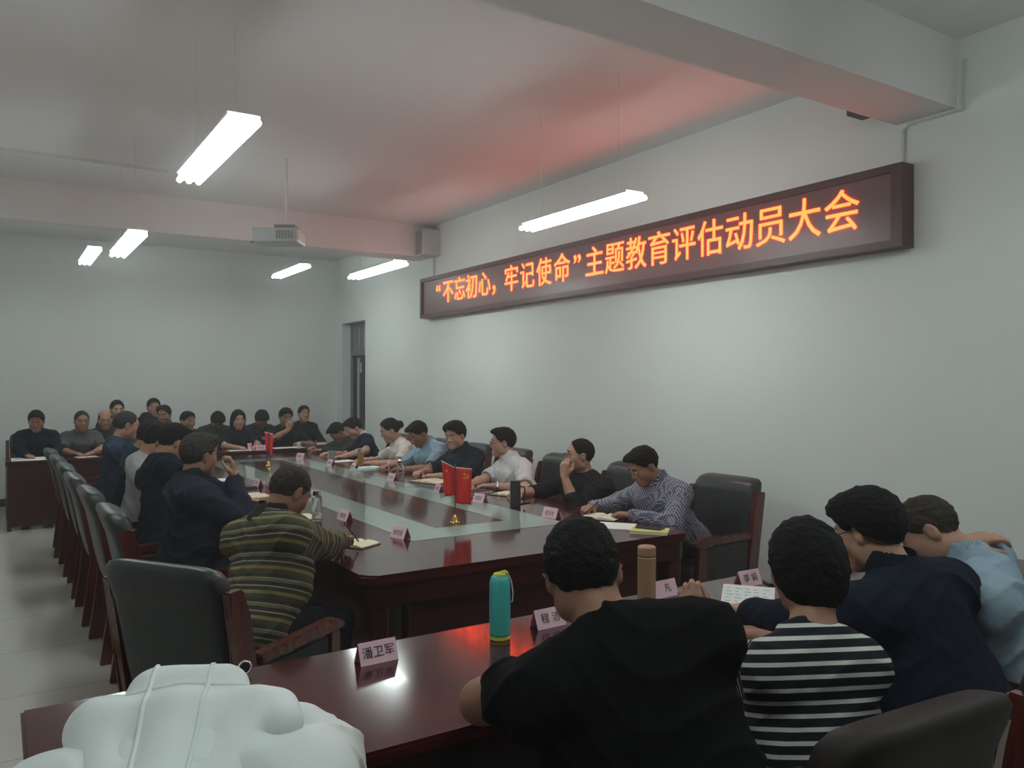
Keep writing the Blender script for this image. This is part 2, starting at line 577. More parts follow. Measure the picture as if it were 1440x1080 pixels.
# ------------------------------------------------------------ tables
def rounded(x0, x1, y0, y1, r, n=5):
    pts = []
    for cx, cy, a0 in ((x1 - r, y0 + r, -90), (x1 - r, y1 - r, 0), (x0 + r, y1 - r, 90), (x0 + r, y0 + r, 180)):
        for k in range(n + 1):
            a = R(a0 + 90 * k / n)
            pts.append((cx + r * math.cos(a), cy + r * math.sin(a)))
    return pts


TX0, TX1, TY0, TY1 = 1.345, 3.34, 3.285, 9.55
mt = thing('conference_table', 'long polished red wood conference table with a pale glass inlay', 'table', (2.34, 6.42, 0))
oxm, oym = 2.34, 6.42


def rel(pts, ox=oxm, oy=oym):
    return [(x - ox, y - oy) for x, y in pts]


obj('tabletop', prism(bmesh.new(), rel(rounded(TX0, TX1, TY0, TY1, 0.07)), 0.705, 0.75, 0.012, 3), M['table'], mt)
obj('apron', prism(bmesh.new(), rel(rounded(TX0 + 0.03, TX1 - 0.03, TY0 + 0.03, TY1 - 0.03, 0.05)), 0.60, 0.7048), M['panel'], mt)
for y in (3.40, 9.38):
    obj('end_panel', boxb(1.62 - oxm, 3.07 - oxm, y - oym, y + 0.06 - oym, 0.0, 0.5995), M['panel'], mt)
for x in (1.60, 3.05):
    obj('side_panel', boxb(x - oxm, x + 0.04 - oxm, 3.4605 - oym, 9.3795 - oym, 0.0, 0.5995), M['panel'], mt)
for x in (TX0 + 0.05, TX1 - 0.14):
    for y in (TY0 + 0.05, TY1 - 0.14):
        obj('leg', boxb(x - oxm, x + 0.09 - oxm, y - oym, y + 0.09 - oym, 0.0, 0.5995, 0.01), M['panel'], mt)
gb = bmesh.new()
ox0, ox1, oy0, oy1, gw = 1.875, 2.90, 3.90, 9.05, 0.275
P = lambda x, y, z: gb.verts.new((x - oxm, y - oym, z))
for z in (0.7515,):
    o4 = [P(ox0, oy0, z), P(ox1, oy0, z), P(ox1, oy1, z), P(ox0, oy1, z)]
    i4 = [P(ox0 + gw, oy0 + gw, z), P(ox1 - gw, oy0 + gw, z), P(ox1 - gw, oy1 - gw, z), P(ox0 + gw, oy1 - gw, z)]
    for i in range(4):
        gb.faces.new((o4[i], o4[(i + 1) % 4], i4[(i + 1) % 4], i4[i]))
g = bmesh.ops.extrude_face_region(gb, geom=gb.faces[:])
bmesh.ops.translate(gb, verts=[v for v in g['geom'] if isinstance(v, bmesh.types.BMVert)], vec=(0, 0, -0.002))
obj('glass_inlay', gb, M['glass_green'], mt)


def long_table(name, x0, x1, y0, y1, label, front_is_low):
    t = thing(name, label, 'table', ((x0 + x1) / 2, (y0 + y1) / 2, 0))
    ox, oy = (x0 + x1) / 2, (y0 + y1) / 2
    obj('tabletop', prism(bmesh.new(), rel([(x0, y0), (x1, y0), (x1, y1), (x0, y1)], ox, oy), 0.71, 0.75, 0.008, 2), M['table'], t)
    yf = y0 + 0.04 if front_is_low else y1 - 0.07
    obj('front_panel', boxb(x0 + 0.06 - ox, x1 - 0.06 - ox, yf - oy, yf + 0.03 - oy, 0.04, 0.7095), M['panel'], t)
    for x in (x0 + 0.02, x1 - 0.06):
        obj('side_panel', boxb(x - ox, x + 0.04 - ox, y0 + 0.03 - oy, y1 - 0.03 - oy, 0.0, 0.7095), M['panel'], t)
    return t


long_table('front_table', 0.05, 4.15, 1.72, 2.44, 'dark red front table with name cards, nearest the camera', False)
long_table('cross_table', 0.07, 3.75, 10.12, 10.72, 'red wood table across the far end of the room', True)
b = bmesh.new()
b2 = thing('chrome_ring', 'small chrome ring with a dark centre near the left end of the front table', 'ring', (0.606, 2.38, 0.772))
b2.rotation_euler = (R(78), 0, R(-14))
tube(b, [(0.017 * math.cos(a), 0.017 * math.sin(a), 0.004) for a in [2 * math.pi * k / 20 for k in range(20)]], 0.004, 8, closed=True)
obj('rim', b, M['chrome'], b2, smooth=True)
obj('cap', lathe(bmesh.new(), [(0.016, 0.0005), (0.016, 0.003)], 20), M['dark_plastic'], b2)


# ------------------------------------------------------------ chairs
def rring(cx, cy, z, w, d, tilt=0.0, n=20, e=0.35):
    out = []
    for k in range(n):
        a = 2 * math.pi * (k + 0.5) / n
        c, s = math.cos(a), math.sin(a)
        x = w / 2 * math.copysign(abs(c) ** e, c)
        y = d / 2 * math.copysign(abs(s) ** e, s)
        out.append((cx + x, cy + y, z - y * tilt))
    return out


CH = {}


def chair_meshes(lm):
    t = thing('conference_chair', '', 'chair')
    # seat
    rings = [rring(0, 0.0, 0.33, 0.46, 0.44), rring(0, 0, 0.345, 0.49, 0.48), rring(0, 0, 0.44, 0.50, 0.50), rring(0, 0, 0.468, 0.47, 0.46), rring(0, 0, 0.475, 0.36, 0.34)]
    obj('seat', loft(bmesh.new(), rings), lm, t, smooth=True)
    # padded back, leaning, with a rolled top
    rr = []
    for z, w, d, dy in ((0.40, 0.40, 0.05, 0), (0.43, 0.48, 0.085, 0), (0.55, 0.50, 0.10, 0), (0.70, 0.505, 0.10, 0), (0.82, 0.51, 0.105, 0), (0.90, 0.515, 0.125, -0.006),
                        (0.94, 0.50, 0.13, -0.010), (0.965, 0.46, 0.105, -0.012), (0.975, 0.38, 0.06, -0.012)):
        y = -0.255 - (z - 0.40) * 0.20 + dy
        rr.append(rring(0, y, z, w, d, 0.2, 24, 0.45))
    obj('backrest', loft(bmesh.new(), rr), lm, t, smooth=True)
    for s in (-1, 1):
        x = s * 0.278
        # rear leg running up as the side post of the back
        b = bmesh.new()
        side_prism(b, [(-0.36, 0), (-0.27, 0), (-0.215, 0.44), (-0.285, 0.80), (-0.315, 0.90), (-0.385, 0.90), (-0.36, 0.78), (-0.30, 0.44)], x - 0.02, x + 0.02, 0.006)
        obj('post', b, M['chair_wood'], t)
        b = bmesh.new()
        side_prism(b, [(-0.235, 0.615), (0.20, 0.625), (0.255, 0.61), (0.265, 0.635), (0.20, 0.665), (-0.245, 0.655)], x - 0.028, x + 0.028, 0.008)
        obj('armrest', b, M['chair_wood'], t)
        b = bmesh.new()
        side_prism(b, [(0.175, 0), (0.225, 0), (0.245, 0.35), (0.235, 0.614), (0.175, 0.614), (0.165, 0.35)], x - 0.02, x + 0.02, 0.006)
        obj('leg', b, M['chair_wood'], t)
        b = bmesh.new()
        box(b, x - 0.012, x + 0.012, -0.21, 0.165, 0.30, 0.40, 0.004)
        obj('side_rail', b, M['chair_wood'], t)
        b = bmesh.new()
        side_prism(b, [(-0.21, 0.401), (0.164, 0.401), (0.17, 0.60), (-0.225, 0.60)], x - 0.010, x + 0.010, 0.003)
        obj('side_pad', b, lm, t)
    return t


CH['b'] = [chair_meshes(M['leather']), False]
CH['r'] = [chair_meshes(M['leather_brown']), False]


def chair(x, y, h, label, group, kind='b'):
    p = CH[kind]
    if not p[1]:
        o = p[0]
        o.location = (x, y, 0)
        o.rotation_euler = (0, 0, R(h))
        o['label'] = label
        o['group'] = group
        p[1] = True
        return o
    return dup(p[0], (x, y, 0), R(h), label, group)


GL, GR, GF, GC = 'chairs along the left side of the table', 'chairs along the right side of the table', 'chairs behind the front table', 'chairs at the far end'
for x, y, h, lb in ((0.80, 3.20, -56, 'black leather chair seen from behind, standing between the white hood and the striped sweater'),
                    (0.86, 4.47, -90, 'chair of the man in the navy jacket, its wooden arm beside the striped sweater'),
                    (0.84, 5.36, -89, 'second chair back behind the left row, counting from the striped sweater'),
                    (0.82, 6.22, -90, 'third chair back behind the left row, counting from the striped sweater'),
                    (0.82, 7.02, -91, 'fourth chair back behind the left row, counting from the striped sweater'),
                    (0.81, 7.82, -90, 'fifth chair back behind the left row, next to last towards the far table'),
                    (0.80, 8.66, -92, 'last chair back of the left row, standing closest to the far table')):
    chair(x, y, h, lb, GL)
for x, y, h, lb in ((3.74, 3.72, 92, 'big dark leather chair with its back bare, right of the man in the checked shirt'),
                    (3.76, 4.72, 90, 'black chair back just left of the head of the man in the checked shirt'),
                    (3.76, 5.62, 90, 'wide black chair back left of the man resting his mouth on his fist'),
                    (3.76, 6.38, 88, 'chair with a reddish side post behind the man in the white shirt'),
                    (3.76, 7.10, 90, 'chair behind the man in the light blue shirt at the main table'),
                    (3.76, 7.90, 90, 'chair behind the woman with pinned up hair'),
                    (3.76, 8.90, 90, 'chair behind the man in navy polo with white collar')):
    chair(x, y, h, lb, GR)
for x, y, h, lb in ((0.28, 1.02, 0, 'chair under the person in the white hooded jacket'),
                    (1.12, 1.02, -8, 'chair under the broad man in the black t-shirt'),
                    (1.52, 1.25, -4, 'brown leather chair back in front of the striped shirt woman'),
                    (2.22, 1.24, 0, 'brown leather chair behind the man in the dark navy shirt, its wooden post glowing red'),
                    (2.98, 1.20, 10, 'brown leather chair under the man in light blue with hand on neck')):
    chair(x, y, h, lb, GF, 'r')
FAR_X = (0.384, 0.853, 1.605, 2.048, 2.414, 2.676, 2.982, 3.308)

# ------------------------------------------------------------ signed distance bodies
def V(*a):
    return np.array(a, dtype=np.float64)


def nrm(v):
    return v / (np.linalg.norm(v) + 1e-12)


def cone(a, b, ra, rb, lat=None, s=1.0, k=0.03, u=None, op='u'):
    return dict(t='c', a=np.asarray(a, float), b=np.asarray(b, float), ra=ra, rb=rb, lat=lat, s=s, k=k, u=u, op=op)


def ell(c, rad, rot=None, k=0.02, op='u'):
    return dict(t='e', c=np.asarray(c, float), rad=np.asarray(rad, float), rot=np.eye(3) if rot is None else rot, k=k, op=op, u=None)


def half(p, n, k=0.01):
    """remove everything on the side the normal points to"""
    return dict(t='h', p=np.asarray(p, float), n=nrm(np.asarray(n, float)), k=k, op='s', u=None)


def sdf1(q, p):
    if q['t'] == 'c':
        a, b = q['a'], q['b']
        if q['lat'] is not None and q['s'] != 1.0:
            l, kk = q['lat'], 1 - 1 / q['s']
            p = p - (p @ l)[:, None] * l * kk
            a = a - (a @ l) * l * kk
            b = b - (b @ l) * l * kk
        ba = b - a
        h = np.clip(((p - a) @ ba) / (ba @ ba + 1e-9), 0, 1)
        return np.linalg.norm(p - a - h[:, None] * ba, axis=1) - (q['ra'] + (q['rb'] - q['ra']) * h)
    if q['t'] == 'e':
        x = (p - q['c']) @ q['rot']
        k0 = np.linalg.norm(x / q['rad'], axis=1)
        k1 = np.linalg.norm(x / q['rad'] ** 2, axis=1) + 1e-9
        return k0 * (k0 - 1) / k1
    return -((p - q['p']) @ q['n'])


def bsph(q):
    if q['t'] == 'c':
        return (q['a'] + q['b']) / 2, np.linalg.norm(q['b'] - q['a']) / 2 + max(q['ra'], q['rb']) * max(1, q['s'])
    if q['t'] == 'e':
        return q['c'], q['rad'].max()
    return None, None


def comb(d, e, op, k):
    if op == 'u':
        h = np.maximum(k - np.abs(d - e), 0) / k
        return np.minimum(d, e) - h * h * k * 0.25
    e = -e
    h = np.maximum(k - np.abs(d - e), 0) / k
    return np.maximum(d, e) + h * h * k * 0.25


def iso(prims, res, wob=None):
    """surface nets over a sparse set of blocks; returns vertices and quads"""
    us = [bsph(q) for q in prims]
    lo = np.min([c - r for (c, r), q in zip(us, prims) if q['op'] == 'u'], axis=0) - 3 * res
    hi = np.max([c + r for (c, r), q in zip(us, prims) if q['op'] == 'u'], axis=0) + 3 * res
    B = 12
    nb = np.ceil((hi - lo) / (res * B)).astype(int)
    dims = nb * B + 1
    val = np.ones(dims, np.float32)
    Rb = res * B * 0.87
    g = np.arange(B + 1) * res
    gx, gy, gz = np.meshgrid(g, g, g, indexing='ij')
    base = np.stack([gx.ravel(), gy.ravel(), gz.ravel()], 1)
    cs = np.array([c if c is not None else (0, 0, 0) for c, r in us])
    rs = np.array([r if r is not None else 1e9 for c, r in us])
    isu = np.array([q['op'] == 'u' for q in prims])
    ishalf = np.array([q['t'] == 'h' for q in prims])
    for i in range(nb[0]):
        for j in range(nb[1]):
            for l in range(nb[2]):
                o = lo + np.array([i, j, l]) * res * B
                c = o + res * B / 2
                near = (np.linalg.norm(cs - c, axis=1) - rs) < Rb + 0.04
                near |= ishalf
                if not (near & isu).any():
                    continue
                c1 = c[None]
                idx = []
                for n in np.nonzero(near)[0]:
                    if prims[n]['op'] == 's' or sdf1(prims[n], c1)[0] < Rb + 0.045:
                        idx.append(n)
                if not any(isu[n] for n in idx):
                    continue
                p = base + o
                d = None
                for n in idx:
                    q = prims[n]
                    e = sdf1(q, p)
                    if d is None:
                        if q['op'] != 'u':
                            continue
                        d = e
                    else:
                        d = comb(d, e, q['op'], q['k'])
                if wob and len(wob) == 3:
                    a, f, ph = wob
                    x, y, z = p[:, 0], p[:, 1], p[:, 2]
                    s1 = np.sin(f * (0.55 * x + 0.35 * y + 0.9 * z) + 2.4 * np.sin(f * 0.33 * (x - y) + ph) + ph)
                    s2 = np.sin(f * 0.8 * (0.8 * x - 0.5 * y - 0.6 * z) + 2.0 * np.sin(f * 0.4 * (z + y) + 2 * ph))
                    md = 0.5 + 0.5 * np.sin(9 * x + 7 * z + ph) * np.sin(8 * y - 6 * z + 2 * ph)
                    d = d - a * ((1 - np.abs(s1)) ** 2 * md + 0.7 * (1 - np.abs(s2)) ** 2 * (1 - md))
                elif wob:
                    a, f = wob
                    d = d + a * np.sin(p[:, 0] * f + 3 * np.sin(p[:, 2] * f * 0.7)) * np.sin(p[:, 1] * f * 0.9 + 2 * np.sin(p[:, 0] * f * 0.6)) * np.sin(p[:, 2] * f * 1.3 + 1.0)
                val[i * B:i * B + B + 1, j * B:j * B + B + 1, l * B:l * B + B + 1] = d.reshape(B + 1, B + 1, B + 1)
    ins = (val < 0)
    cnt = np.zeros(dims - 1, np.uint8)
    sl = (slice(0, -1), slice(1, None))
    for a in (0, 1):
        for b_ in (0, 1):
            for c in (0, 1):
                cnt += ins[sl[a], sl[b_], sl[c]]
    act = np.argwhere((cnt > 0) & (cnt < 8))
    cid = -np.ones(dims - 1, np.int32)
    cid[act[:, 0], act[:, 1], act[:, 2]] = np.arange(len(act))
    acc = np.zeros((len(act), 3))
    num = np.zeros(len(act))
    cor = [(a, b_, c) for a in (0, 1) for b_ in (0, 1) for c in (0, 1)]
    cv = {q: val[act[:, 0] + q[0], act[:, 1] + q[1], act[:, 2] + q[2]].astype(float) for q in cor}
    for q in cor:
        for ax in range(3):
            if q[ax] == 0:
                q2 = list(q)
                q2[ax] = 1
                q2 = tuple(q2)
                v0, v1 = cv[q], cv[q2]
                m = (v0 < 0) != (v1 < 0)
                t = np.where(m, v0 / np.where(m, v0 - v1, 1), 0)
                pt = np.tile(np.array(q, float), (len(act), 1))
                pt[:, ax] += t
                acc[m] += pt[m]
                num[m] += 1
    verts = lo + (act + acc / num[:, None]) * res
    quads = []
    for ax in range(3):
        s0 = [slice(None)] * 3
        s1 = [slice(None)] * 3
        s0[ax] = slice(0, -1)
        s1[ax] = slice(1, None)
        A, Bv = ins[tuple(s0)], ins[tuple(s1)]
        for e, flip in ((np.argwhere(A & ~Bv), False), (np.argwhere(~A & Bv), True)):
            if not len(e):
                continue
            u_, v_ = (ax + 1) % 3, (ax + 2) % 3
            offs = []
            for du, dv in ((0, 0), (-1, 0), (-1, -1), (0, -1)):
                w = e.copy()
                w[:, u_] += du
                w[:, v_] += dv
                offs.append(w)
            ok = np.all([(w >= 0).all(1) & (w < np.array(dims) - 1).all(1) for w in offs], axis=0)
            qd = np.stack([cid[w[ok][:, 0], w[ok][:, 1], w[ok][:, 2]] for w in offs], 1)
            qd = qd[(qd >= 0).all(1)]
            quads.append(qd[:, ::-1] if flip else qd)
    return verts, np.concatenate(quads)


def vgroup_u(verts, prims, H, ax):
    """torso: distance up the spine; sleeves: distance down the arm"""
    tor = np.full(len(verts), 1e9)
    for q in prims:
        if q['u'] is None and q['op'] == 'u':
            tor = np.minimum(tor, sdf1(q, verts))
    out = (verts - H) @ ax
    best = tor + 0.012
    for q in prims:
        if q['u'] is None or q['op'] != 'u':
            continue
        a, ba = q['a'], q['b'] - q['a']
        h = ((verts - a) @ ba) / (ba @ ba)
        d = sdf1(q, verts)
        m = (d < best) & (h > (0.12 if q['u'][2] else 0.0))
        best = np.where(m, d, best)
        out = np.where(m, q['u'][0] + (q['u'][1] - q['u'][0]) * h, out)
    return out


def iso_obj(name, prims, res, m, origin, parent=None, wob=None, attr=False):
    v, f = iso(prims, res, wob)
    me = bpy.data.meshes.new(name)
    u = None if not attr else (sdf1(attr, v) + np.maximum((v - attr['C']) @ attr['f'] - 0.0, 0) * 2.0 if isinstance(attr, dict) else vgroup_u(v, prims, *attr))
    vv = v - np.asarray(origin)
    me.vertices.add(len(vv))
    me.vertices.foreach_set('co', vv.astype(np.float32).ravel())
    me.loops.add(len(f) * 4)
    me.loops.foreach_set('vertex_index', f.astype(np.int32).ravel())
    me.polygons.add(len(f))
    me.polygons.foreach_set('loop_start', np.arange(len(f), dtype=np.int32) * 4)
    me.polygons.foreach_set('use_smooth', np.ones(len(f), bool))
    me.update(calc_edges=True)
    if u is not None:
        at = me.attributes.new('u', 'FLOAT', 'POINT')
        at.data.foreach_set('value', u.astype(np.float32))
    me.materials.append(m)
    o = bpy.data.objects.new(name, me)
    if parent is None:
        o.location = origin
    return link(o, parent)


# ------------------------------------------------------------ people
def basis(yaw, pitch, roll=0.0):
    y, p, r = R(yaw), R(pitch), R(roll)
    fwd = V(-math.sin(y), math.cos(y), 0)
    rt = V(math.cos(y), math.sin(y), 0)
    up = V(0, 0, 1)
    f = math.cos(p) * fwd - math.sin(p) * up
    u = math.cos(p) * up + math.sin(p) * fwd
    rt2 = math.cos(r) * rt - math.sin(r) * u
    u2 = math.cos(r) * u + math.sin(r) * rt
    return np.stack([rt2, f, u2], 1)      # columns right, forward, up


def ik(S, W, l1, l2, pole):
    d = W - S
    L = np.linalg.norm(d)
    dn = d / L
    L = min(L, 0.985 * (l1 + l2))
    L = max(L, abs(l1 - l2) + 0.06)
    a = (l1 * l1 - l2 * l2 + L * L) / (2 * L)
    h = math.sqrt(max(l1 * l1 - a * a, 1e-6))
    pp = pole - (pole @ dn) * dn
    return S + dn * a + nrm(pp) * h, S + dn * L


def hand_prims(W, hd, pn, side, curl, sc=1.0):
    hd = nrm(hd)
    pn = nrm(pn - (pn @ hd) * hd)
    la = np.cross(hd, pn) * (1 if side > 0 else -1)     # towards the thumb
    out = []
    L = (0.072, 0.081, 0.075, 0.058)
    for i in range(4):
        o = (0.029, 0.010, -0.010, -0.029)[i] * sc
        k0 = W + hd * 0.012 + la * o * 0.55
        kn = W + hd * (0.086, 0.090, 0.086, 0.078)[i] * sc + la * o
        out.append(cone(k0, kn, 0.0165 * sc, 0.0125 * sc, k=0.012))
        p = kn
        ang = 0.12 + curl * 0.35
        rad = (0.0095, 0.0098, 0.0092, 0.0082)[i] * sc
        spread = (0.05, 0.0, -0.05, -0.12)[i] * (1 - curl)
        for j, fr in enumerate((0.45, 0.31, 0.24)):
            dr = nrm(hd * math.cos(ang) + pn * math.sin(ang) + la * spread)
            q = p + dr * L[i] * fr * sc
            out.append(cone(p, q, rad, rad * 0.9, k=0.006))
            p, rad = q, rad * 0.9
            ang += curl * (1.15, 0.9, 0.0)[j] + 0.08
    t0 = W + hd * 0.025 * sc + la * 0.022 * sc + pn * 0.006
    t1 = t0 + nrm(hd * 0.72 + la * 0.62 + pn * (0.25 + 0.35 * curl)) * 0.042 * sc
    t2 = t1 + nrm(hd * 0.9 + la * (0.28 - 0.5 * curl) + pn * (0.25 + 0.4 * curl)) * 0.032 * sc
    t3 = t2 + nrm(hd * 0.9 + la * (0.1 - 0.6 * curl) + pn * (0.25 + 0.4 * curl)) * 0.026 * sc
    out += [cone(t0, t1, 0.016 * sc, 0.0125 * sc, k=0.012), cone(t1, t2, 0.0118 * sc, 0.0105 * sc, k=0.006), cone(t2, t3, 0.0105 * sc, 0.009 * sc, k=0.005)]
    return out


def head_prims(C, B, sc):
    T = lambda x, y, z: C + B @ V(x, y, z) * sc
    E = lambda c, r, k=0.02, op='u': ell(T(*c), np.array(r) * sc, B, k, op)
    K = lambda a, b, ra, rb, k=0.012, op='u': cone(T(*a), T(*b), ra * sc, rb * sc, k=k, op=op)
    p = [E((0, -0.012, 0.028), (0.076, 0.096, 0.090)),
         E((0, 0.022, -0.040), (0.059, 0.068, 0.070), 0.03),
         K((-0.014, 0.072, -0.092), (0.014, 0.072, -0.092), 0.021, 0.021, 0.03)]
    for s in (-1, 1):
        p.append(E((s * 0.040, 0.052, -0.022), (0.026, 0.026, 0.026), 0.03))
        p.append(E((s * 0.052, 0.000, -0.062), (0.018, 0.035, 0.030), 0.03))
    p.append(K((-0.034, 0.076, 0.032), (0.034, 0.076, 0.032), 0.012, 0.012, 0.02))
    for s in (-1, 1):
        p.append(E((s * 0.032, 0.100, 0.006), (0.020, 0.018, 0.013), 0.016, 's'))
        p.append(E((s * 0.031, 0.074, 0.005), (0.016, 0.014, 0.013), 0.006))
    p.append(K((0, 0.082, 0.020), (0, 0.103, -0.020), 0.008, 0.012, 0.014))
    for s in (-1, 1):
        p.append(E((s * 0.013, 0.092, -0.025), (0.009, 0.011, 0.008), 0.008))
    p.append(K((-0.020, 0.082, -0.053), (0.020, 0.082, -0.053), 0.009, 0.009, 0.012))
    p.append(K((-0.016, 0.082, -0.067), (0.016, 0.082, -0.067), 0.009, 0.009, 0.010))
    for s in (-1, 1):
        p.append(E((s * 0.078, -0.012, -0.006), (0.011, 0.019, 0.033), 0.010))
        p.append(E((s * 0.089, -0.008, 0.000), (0.006, 0.010, 0.016), 0.006, 's'))
    return p


def hair_prims(C, B, sc, style):
    T = lambda x, y, z: C + B @ V(x, y, z) * sc
    E = lambda c, r, k=0.02, op='u': ell(T(*c), np.array(r) * sc, B, k, op)
    th = dict(short=0.011, buzz=0.006, full=0.019, bald=0.004, bob=0.014, bun=0.013, long=0.016)[style]
    p = [E((0, -0.012, 0.028), (0.076 + th, 0.096 + th, 0.090 + th))]
    if style == 'full':
        p.append(E((0, 0.035, 0.085), (0.075, 0.06, 0.042), 0.03))
    if style in ('short', 'full'):
        p.append(E((0.012, 0.052, 0.088), (0.062, 0.046, 0.034), 0.03))
    if style == 'bob':
        p.append(E((0, -0.035, -0.015), (0.090, 0.088, 0.105), 0.03))
    if style == 'long':
        p.append(E((0, -0.030, -0.06), (0.100, 0.075, 0.120), 0.04))
    if style == 'bun':
        p.append(E((0.0, -0.125, 0.005), (0.045, 0.040, 0.042), 0.02))
    if style == 'bob':
        p.append(half(T(0, -0.05, -0.112), B @ nrm(V(0, 0.25, -1)), 0.02 * sc))
        p.append(E((0, 0.085, -0.035), (0.072, 0.072, 0.125), 0.014, 's'))
    elif style == 'long':
        p.append(half(T(0, -0.03, -0.150), B @ nrm(V(0, 0.1, -1)), 0.02 * sc))
        p.append(E((0, 0.085, -0.045), (0.064, 0.085, 0.130), 0.014, 's'))
        p.append(E((0, 0.055, -0.15), (0.070, 0.075, 0.08), 0.014, 's'))
    else:
        p.append(half(T(0, 0, -0.012), B @ nrm(V(0, 0.164, -0.178)), 0.018 * sc))
        p.append(E((0, 0.088, 0.004), (0.076, 0.070, 0.092 if style != 'full' else 0.080), 0.010, 's'))
        for s in (-1, 1):                                     # bare patch round each ear
            p.append(E((s * 0.088, 0.004, -0.015), (0.022, 0.026, 0.036), 0.008, 's'))
    if style == 'bald':
        p.append(E((0, 0.045, 0.12), (0.085, 0.115, 0.085), 0.01, 's'))
    return p


BLACK_TROUSERS = cloth('dark_trousers', (0.016, 0.018, 0.026))
SHOE = mat('black_shoe', (0.012, 0.012, 0.013), 0.35, 0.1)
COUNT = [0]


def person(label, head, hip, turn, face, L, Rr, shirt, sleeve, hair='short', skin='a', hm='hair', build=1.0, hs=1.0, seat_z=0.57,
           curl=(0.5, 0.5), pn=(None, None), hd=(None, None), pole=(None, None), collar=None, glasses=False, bulge=0.06, res=0.0075,
           attr=False, inflate=0.012, watch=None, sh_w=0.168, neck=None, cuff=0.72, fold=0.011, sitz=0.0, legs=True, eyes=True, sleeve_m=None, group=None, opn=False, shift=(0, 0, 0)):
    C = V(*head)
    H = V(hip[0], hip[1], seat_z)
    org = V(hip[0], hip[1], 0)
    B = basis(*face)
    half_p = basis(turn + (face[0] - turn) * 0.4, face[1] * 0.6, (face[2] if len(face) > 2 else 0) * 0.5)
    f2, u2 = half_p[:, 1], half_p[:, 2]
    Bs = C - B[:, 2] * 0.065 * hs - B[:, 1] * 0.022 * hs
    N = Bs - u2 * 0.082 - f2 * 0.026 + V(*shift)
    if neck is not None:
        N = V(*neck)
    fw = V(-math.sin(R(turn)), math.cos(R(turn)), 0)
    rt = V(math.cos(R(turn)), math.sin(R(turn)), 0)
    ax = nrm(N - H)
    tr = nrm(rt - (rt @ ax) * ax)
    bk = np.cross(tr, ax)                       # points forward out of the chest
    tl = np.linalg.norm(N - H)
    print('PERSON', label[:40], 'torso', round(tl, 3))
    w = build
    Mid = H + (N - H) * 0.42 - bk * bulge
    Ch = H + (N - H) * 0.74 - bk * bulge * 0.8
    Nb = N - ax * 0.03
    S = {}
    for s, k in ((-1, 'L'), (1, 'R')):
        S[k] = N - ax * 0.080 + tr * s * sh_w * w + bk * 0.005
    l1, l2 = 0.285 * hs, 0.25 * hs
    arms = {}
    for k, s, tgt, i in (('L', -1, L, 0), ('R', 1, Rr, 1)):
        pl = V(*pole[i]) if pole[i] is not None else nrm(tr * s * 1.0 - V(0, 0, 1) * 0.5 - fw * 0.2)
        e, wr = ik(S[k], V(*tgt), l1, l2, pl)
        arms[k] = (e, wr)

    def torso(inf, uu):
        u_ = lambda a, b: None
        q = [cone(H - ax * 0.02, Mid, 0.122 * w + inf, 0.114 * w + inf, tr, 1.38, 0.05, u_(-0.02, 0.42 * tl)),
             cone(Mid, Ch, 0.114 * w + inf, 0.110 * w + inf, tr, 1.42, 0.06, u_(0.42 * tl, 0.74 * tl)),
             cone(Ch, Nb - ax * 0.03, 0.108 * w + inf, 0.062 + inf, tr, 1.40, 0.06, u_(0.74 * tl, tl - 0.06)),
             cone(S['L'], S['R'], 0.048 * w + inf, 0.048 * w + inf, None, 1, 0.06, None)]
        for k in 'LR':
            q.append(cone(N - ax * 0.01 + bk * 0.0, S[k] + (N - S[k]) * 0.25, 0.044 + inf * 0.6, 0.048 + inf, None, 1, 0.05))
        return q

    # ---- body: torso, neck, head, arms and hands in one skin
    bp = torso(0.0, False)
    bp.append(cone(N - ax * 0.02, Bs, 0.056, 0.054 * hs, k=0.03))
    for k, i, s in (('L', 0, -1), ('R', 1, 1)):
        e, wr = arms[k]
        bp.append(cone(S[k], e, 0.044 * w, 0.040 * w, k=0.03))
        bp.append(cone(e, e + (wr - e) * 0.35, 0.040 * w, 0.041 * w, k=0.02))
        bp.append(cone(e + (wr - e) * 0.35, wr, 0.041 * w, 0.026, k=0.02))
        fd = nrm(wr - e)
        h_d = V(*hd[i]) if hd[i] is not None else nrm(fd * V(1, 1, 0.25))
        h_p = V(*pn[i]) if pn[i] is not None else V(0, 0, -1)
        bp += hand_prims(wr, h_d, h_p, s, curl[i], hs)
    bp += head_prims(C, B, hs)
    body = iso_obj('person', bp, res, M['skin_' + skin], org)
    tag(body, label, 'person', group)
    # ---- hair
    if hair:
        hpr = hair_prims(C, B, hs, hair)
        iso_obj('hair', hpr, res * 0.9, faded_hair(hm, skin) if hair in ('short', 'buzz', 'full', 'bald') else M[hm], org, body, wob=(0.0045, 95), attr=dict([q for q in hpr if q['t'] == 'h'][0], C=C, f=B[:, 1]))
    T = lambda x, y, z: C + B @ V(x, y, z) * hs - org
    # ---- features
    if eyes:
        for s in (-1, 1):
            b = bmesh.new()
            ball(b, T(s * 0.031, 0.0768, 0.0035), (0.0125 * hs, 0.0118 * hs, 0.0075 * hs), 12)
            ball(b, T(s * 0.031, 0.0838, 0.0030), (0.0060 * hs, 0.0060 * hs, 0.0058 * hs), 8, 1)
            obj('eye', b, [M['eyewhite'], M['iris']], body, smooth=True)
            b = bmesh.new()
            tube(b, [T(s * 0.016, 0.0885, 0.031), T(s * 0.032, 0.0885, 0.036), T(s * 0.048, 0.078, 0.031)], [0.003, 0.0042, 0.002], 6)
            obj('eyebrow', b, M[hm], body)
        b = bmesh.new()
        tube(b, [T(-0.022, 0.0845, -0.060), T(-0.010, 0.0925, -0.059), T(0.010, 0.0925, -0.059), T(0.022, 0.0845, -0.060)], [0.002, 0.005, 0.005, 0.002], 6)
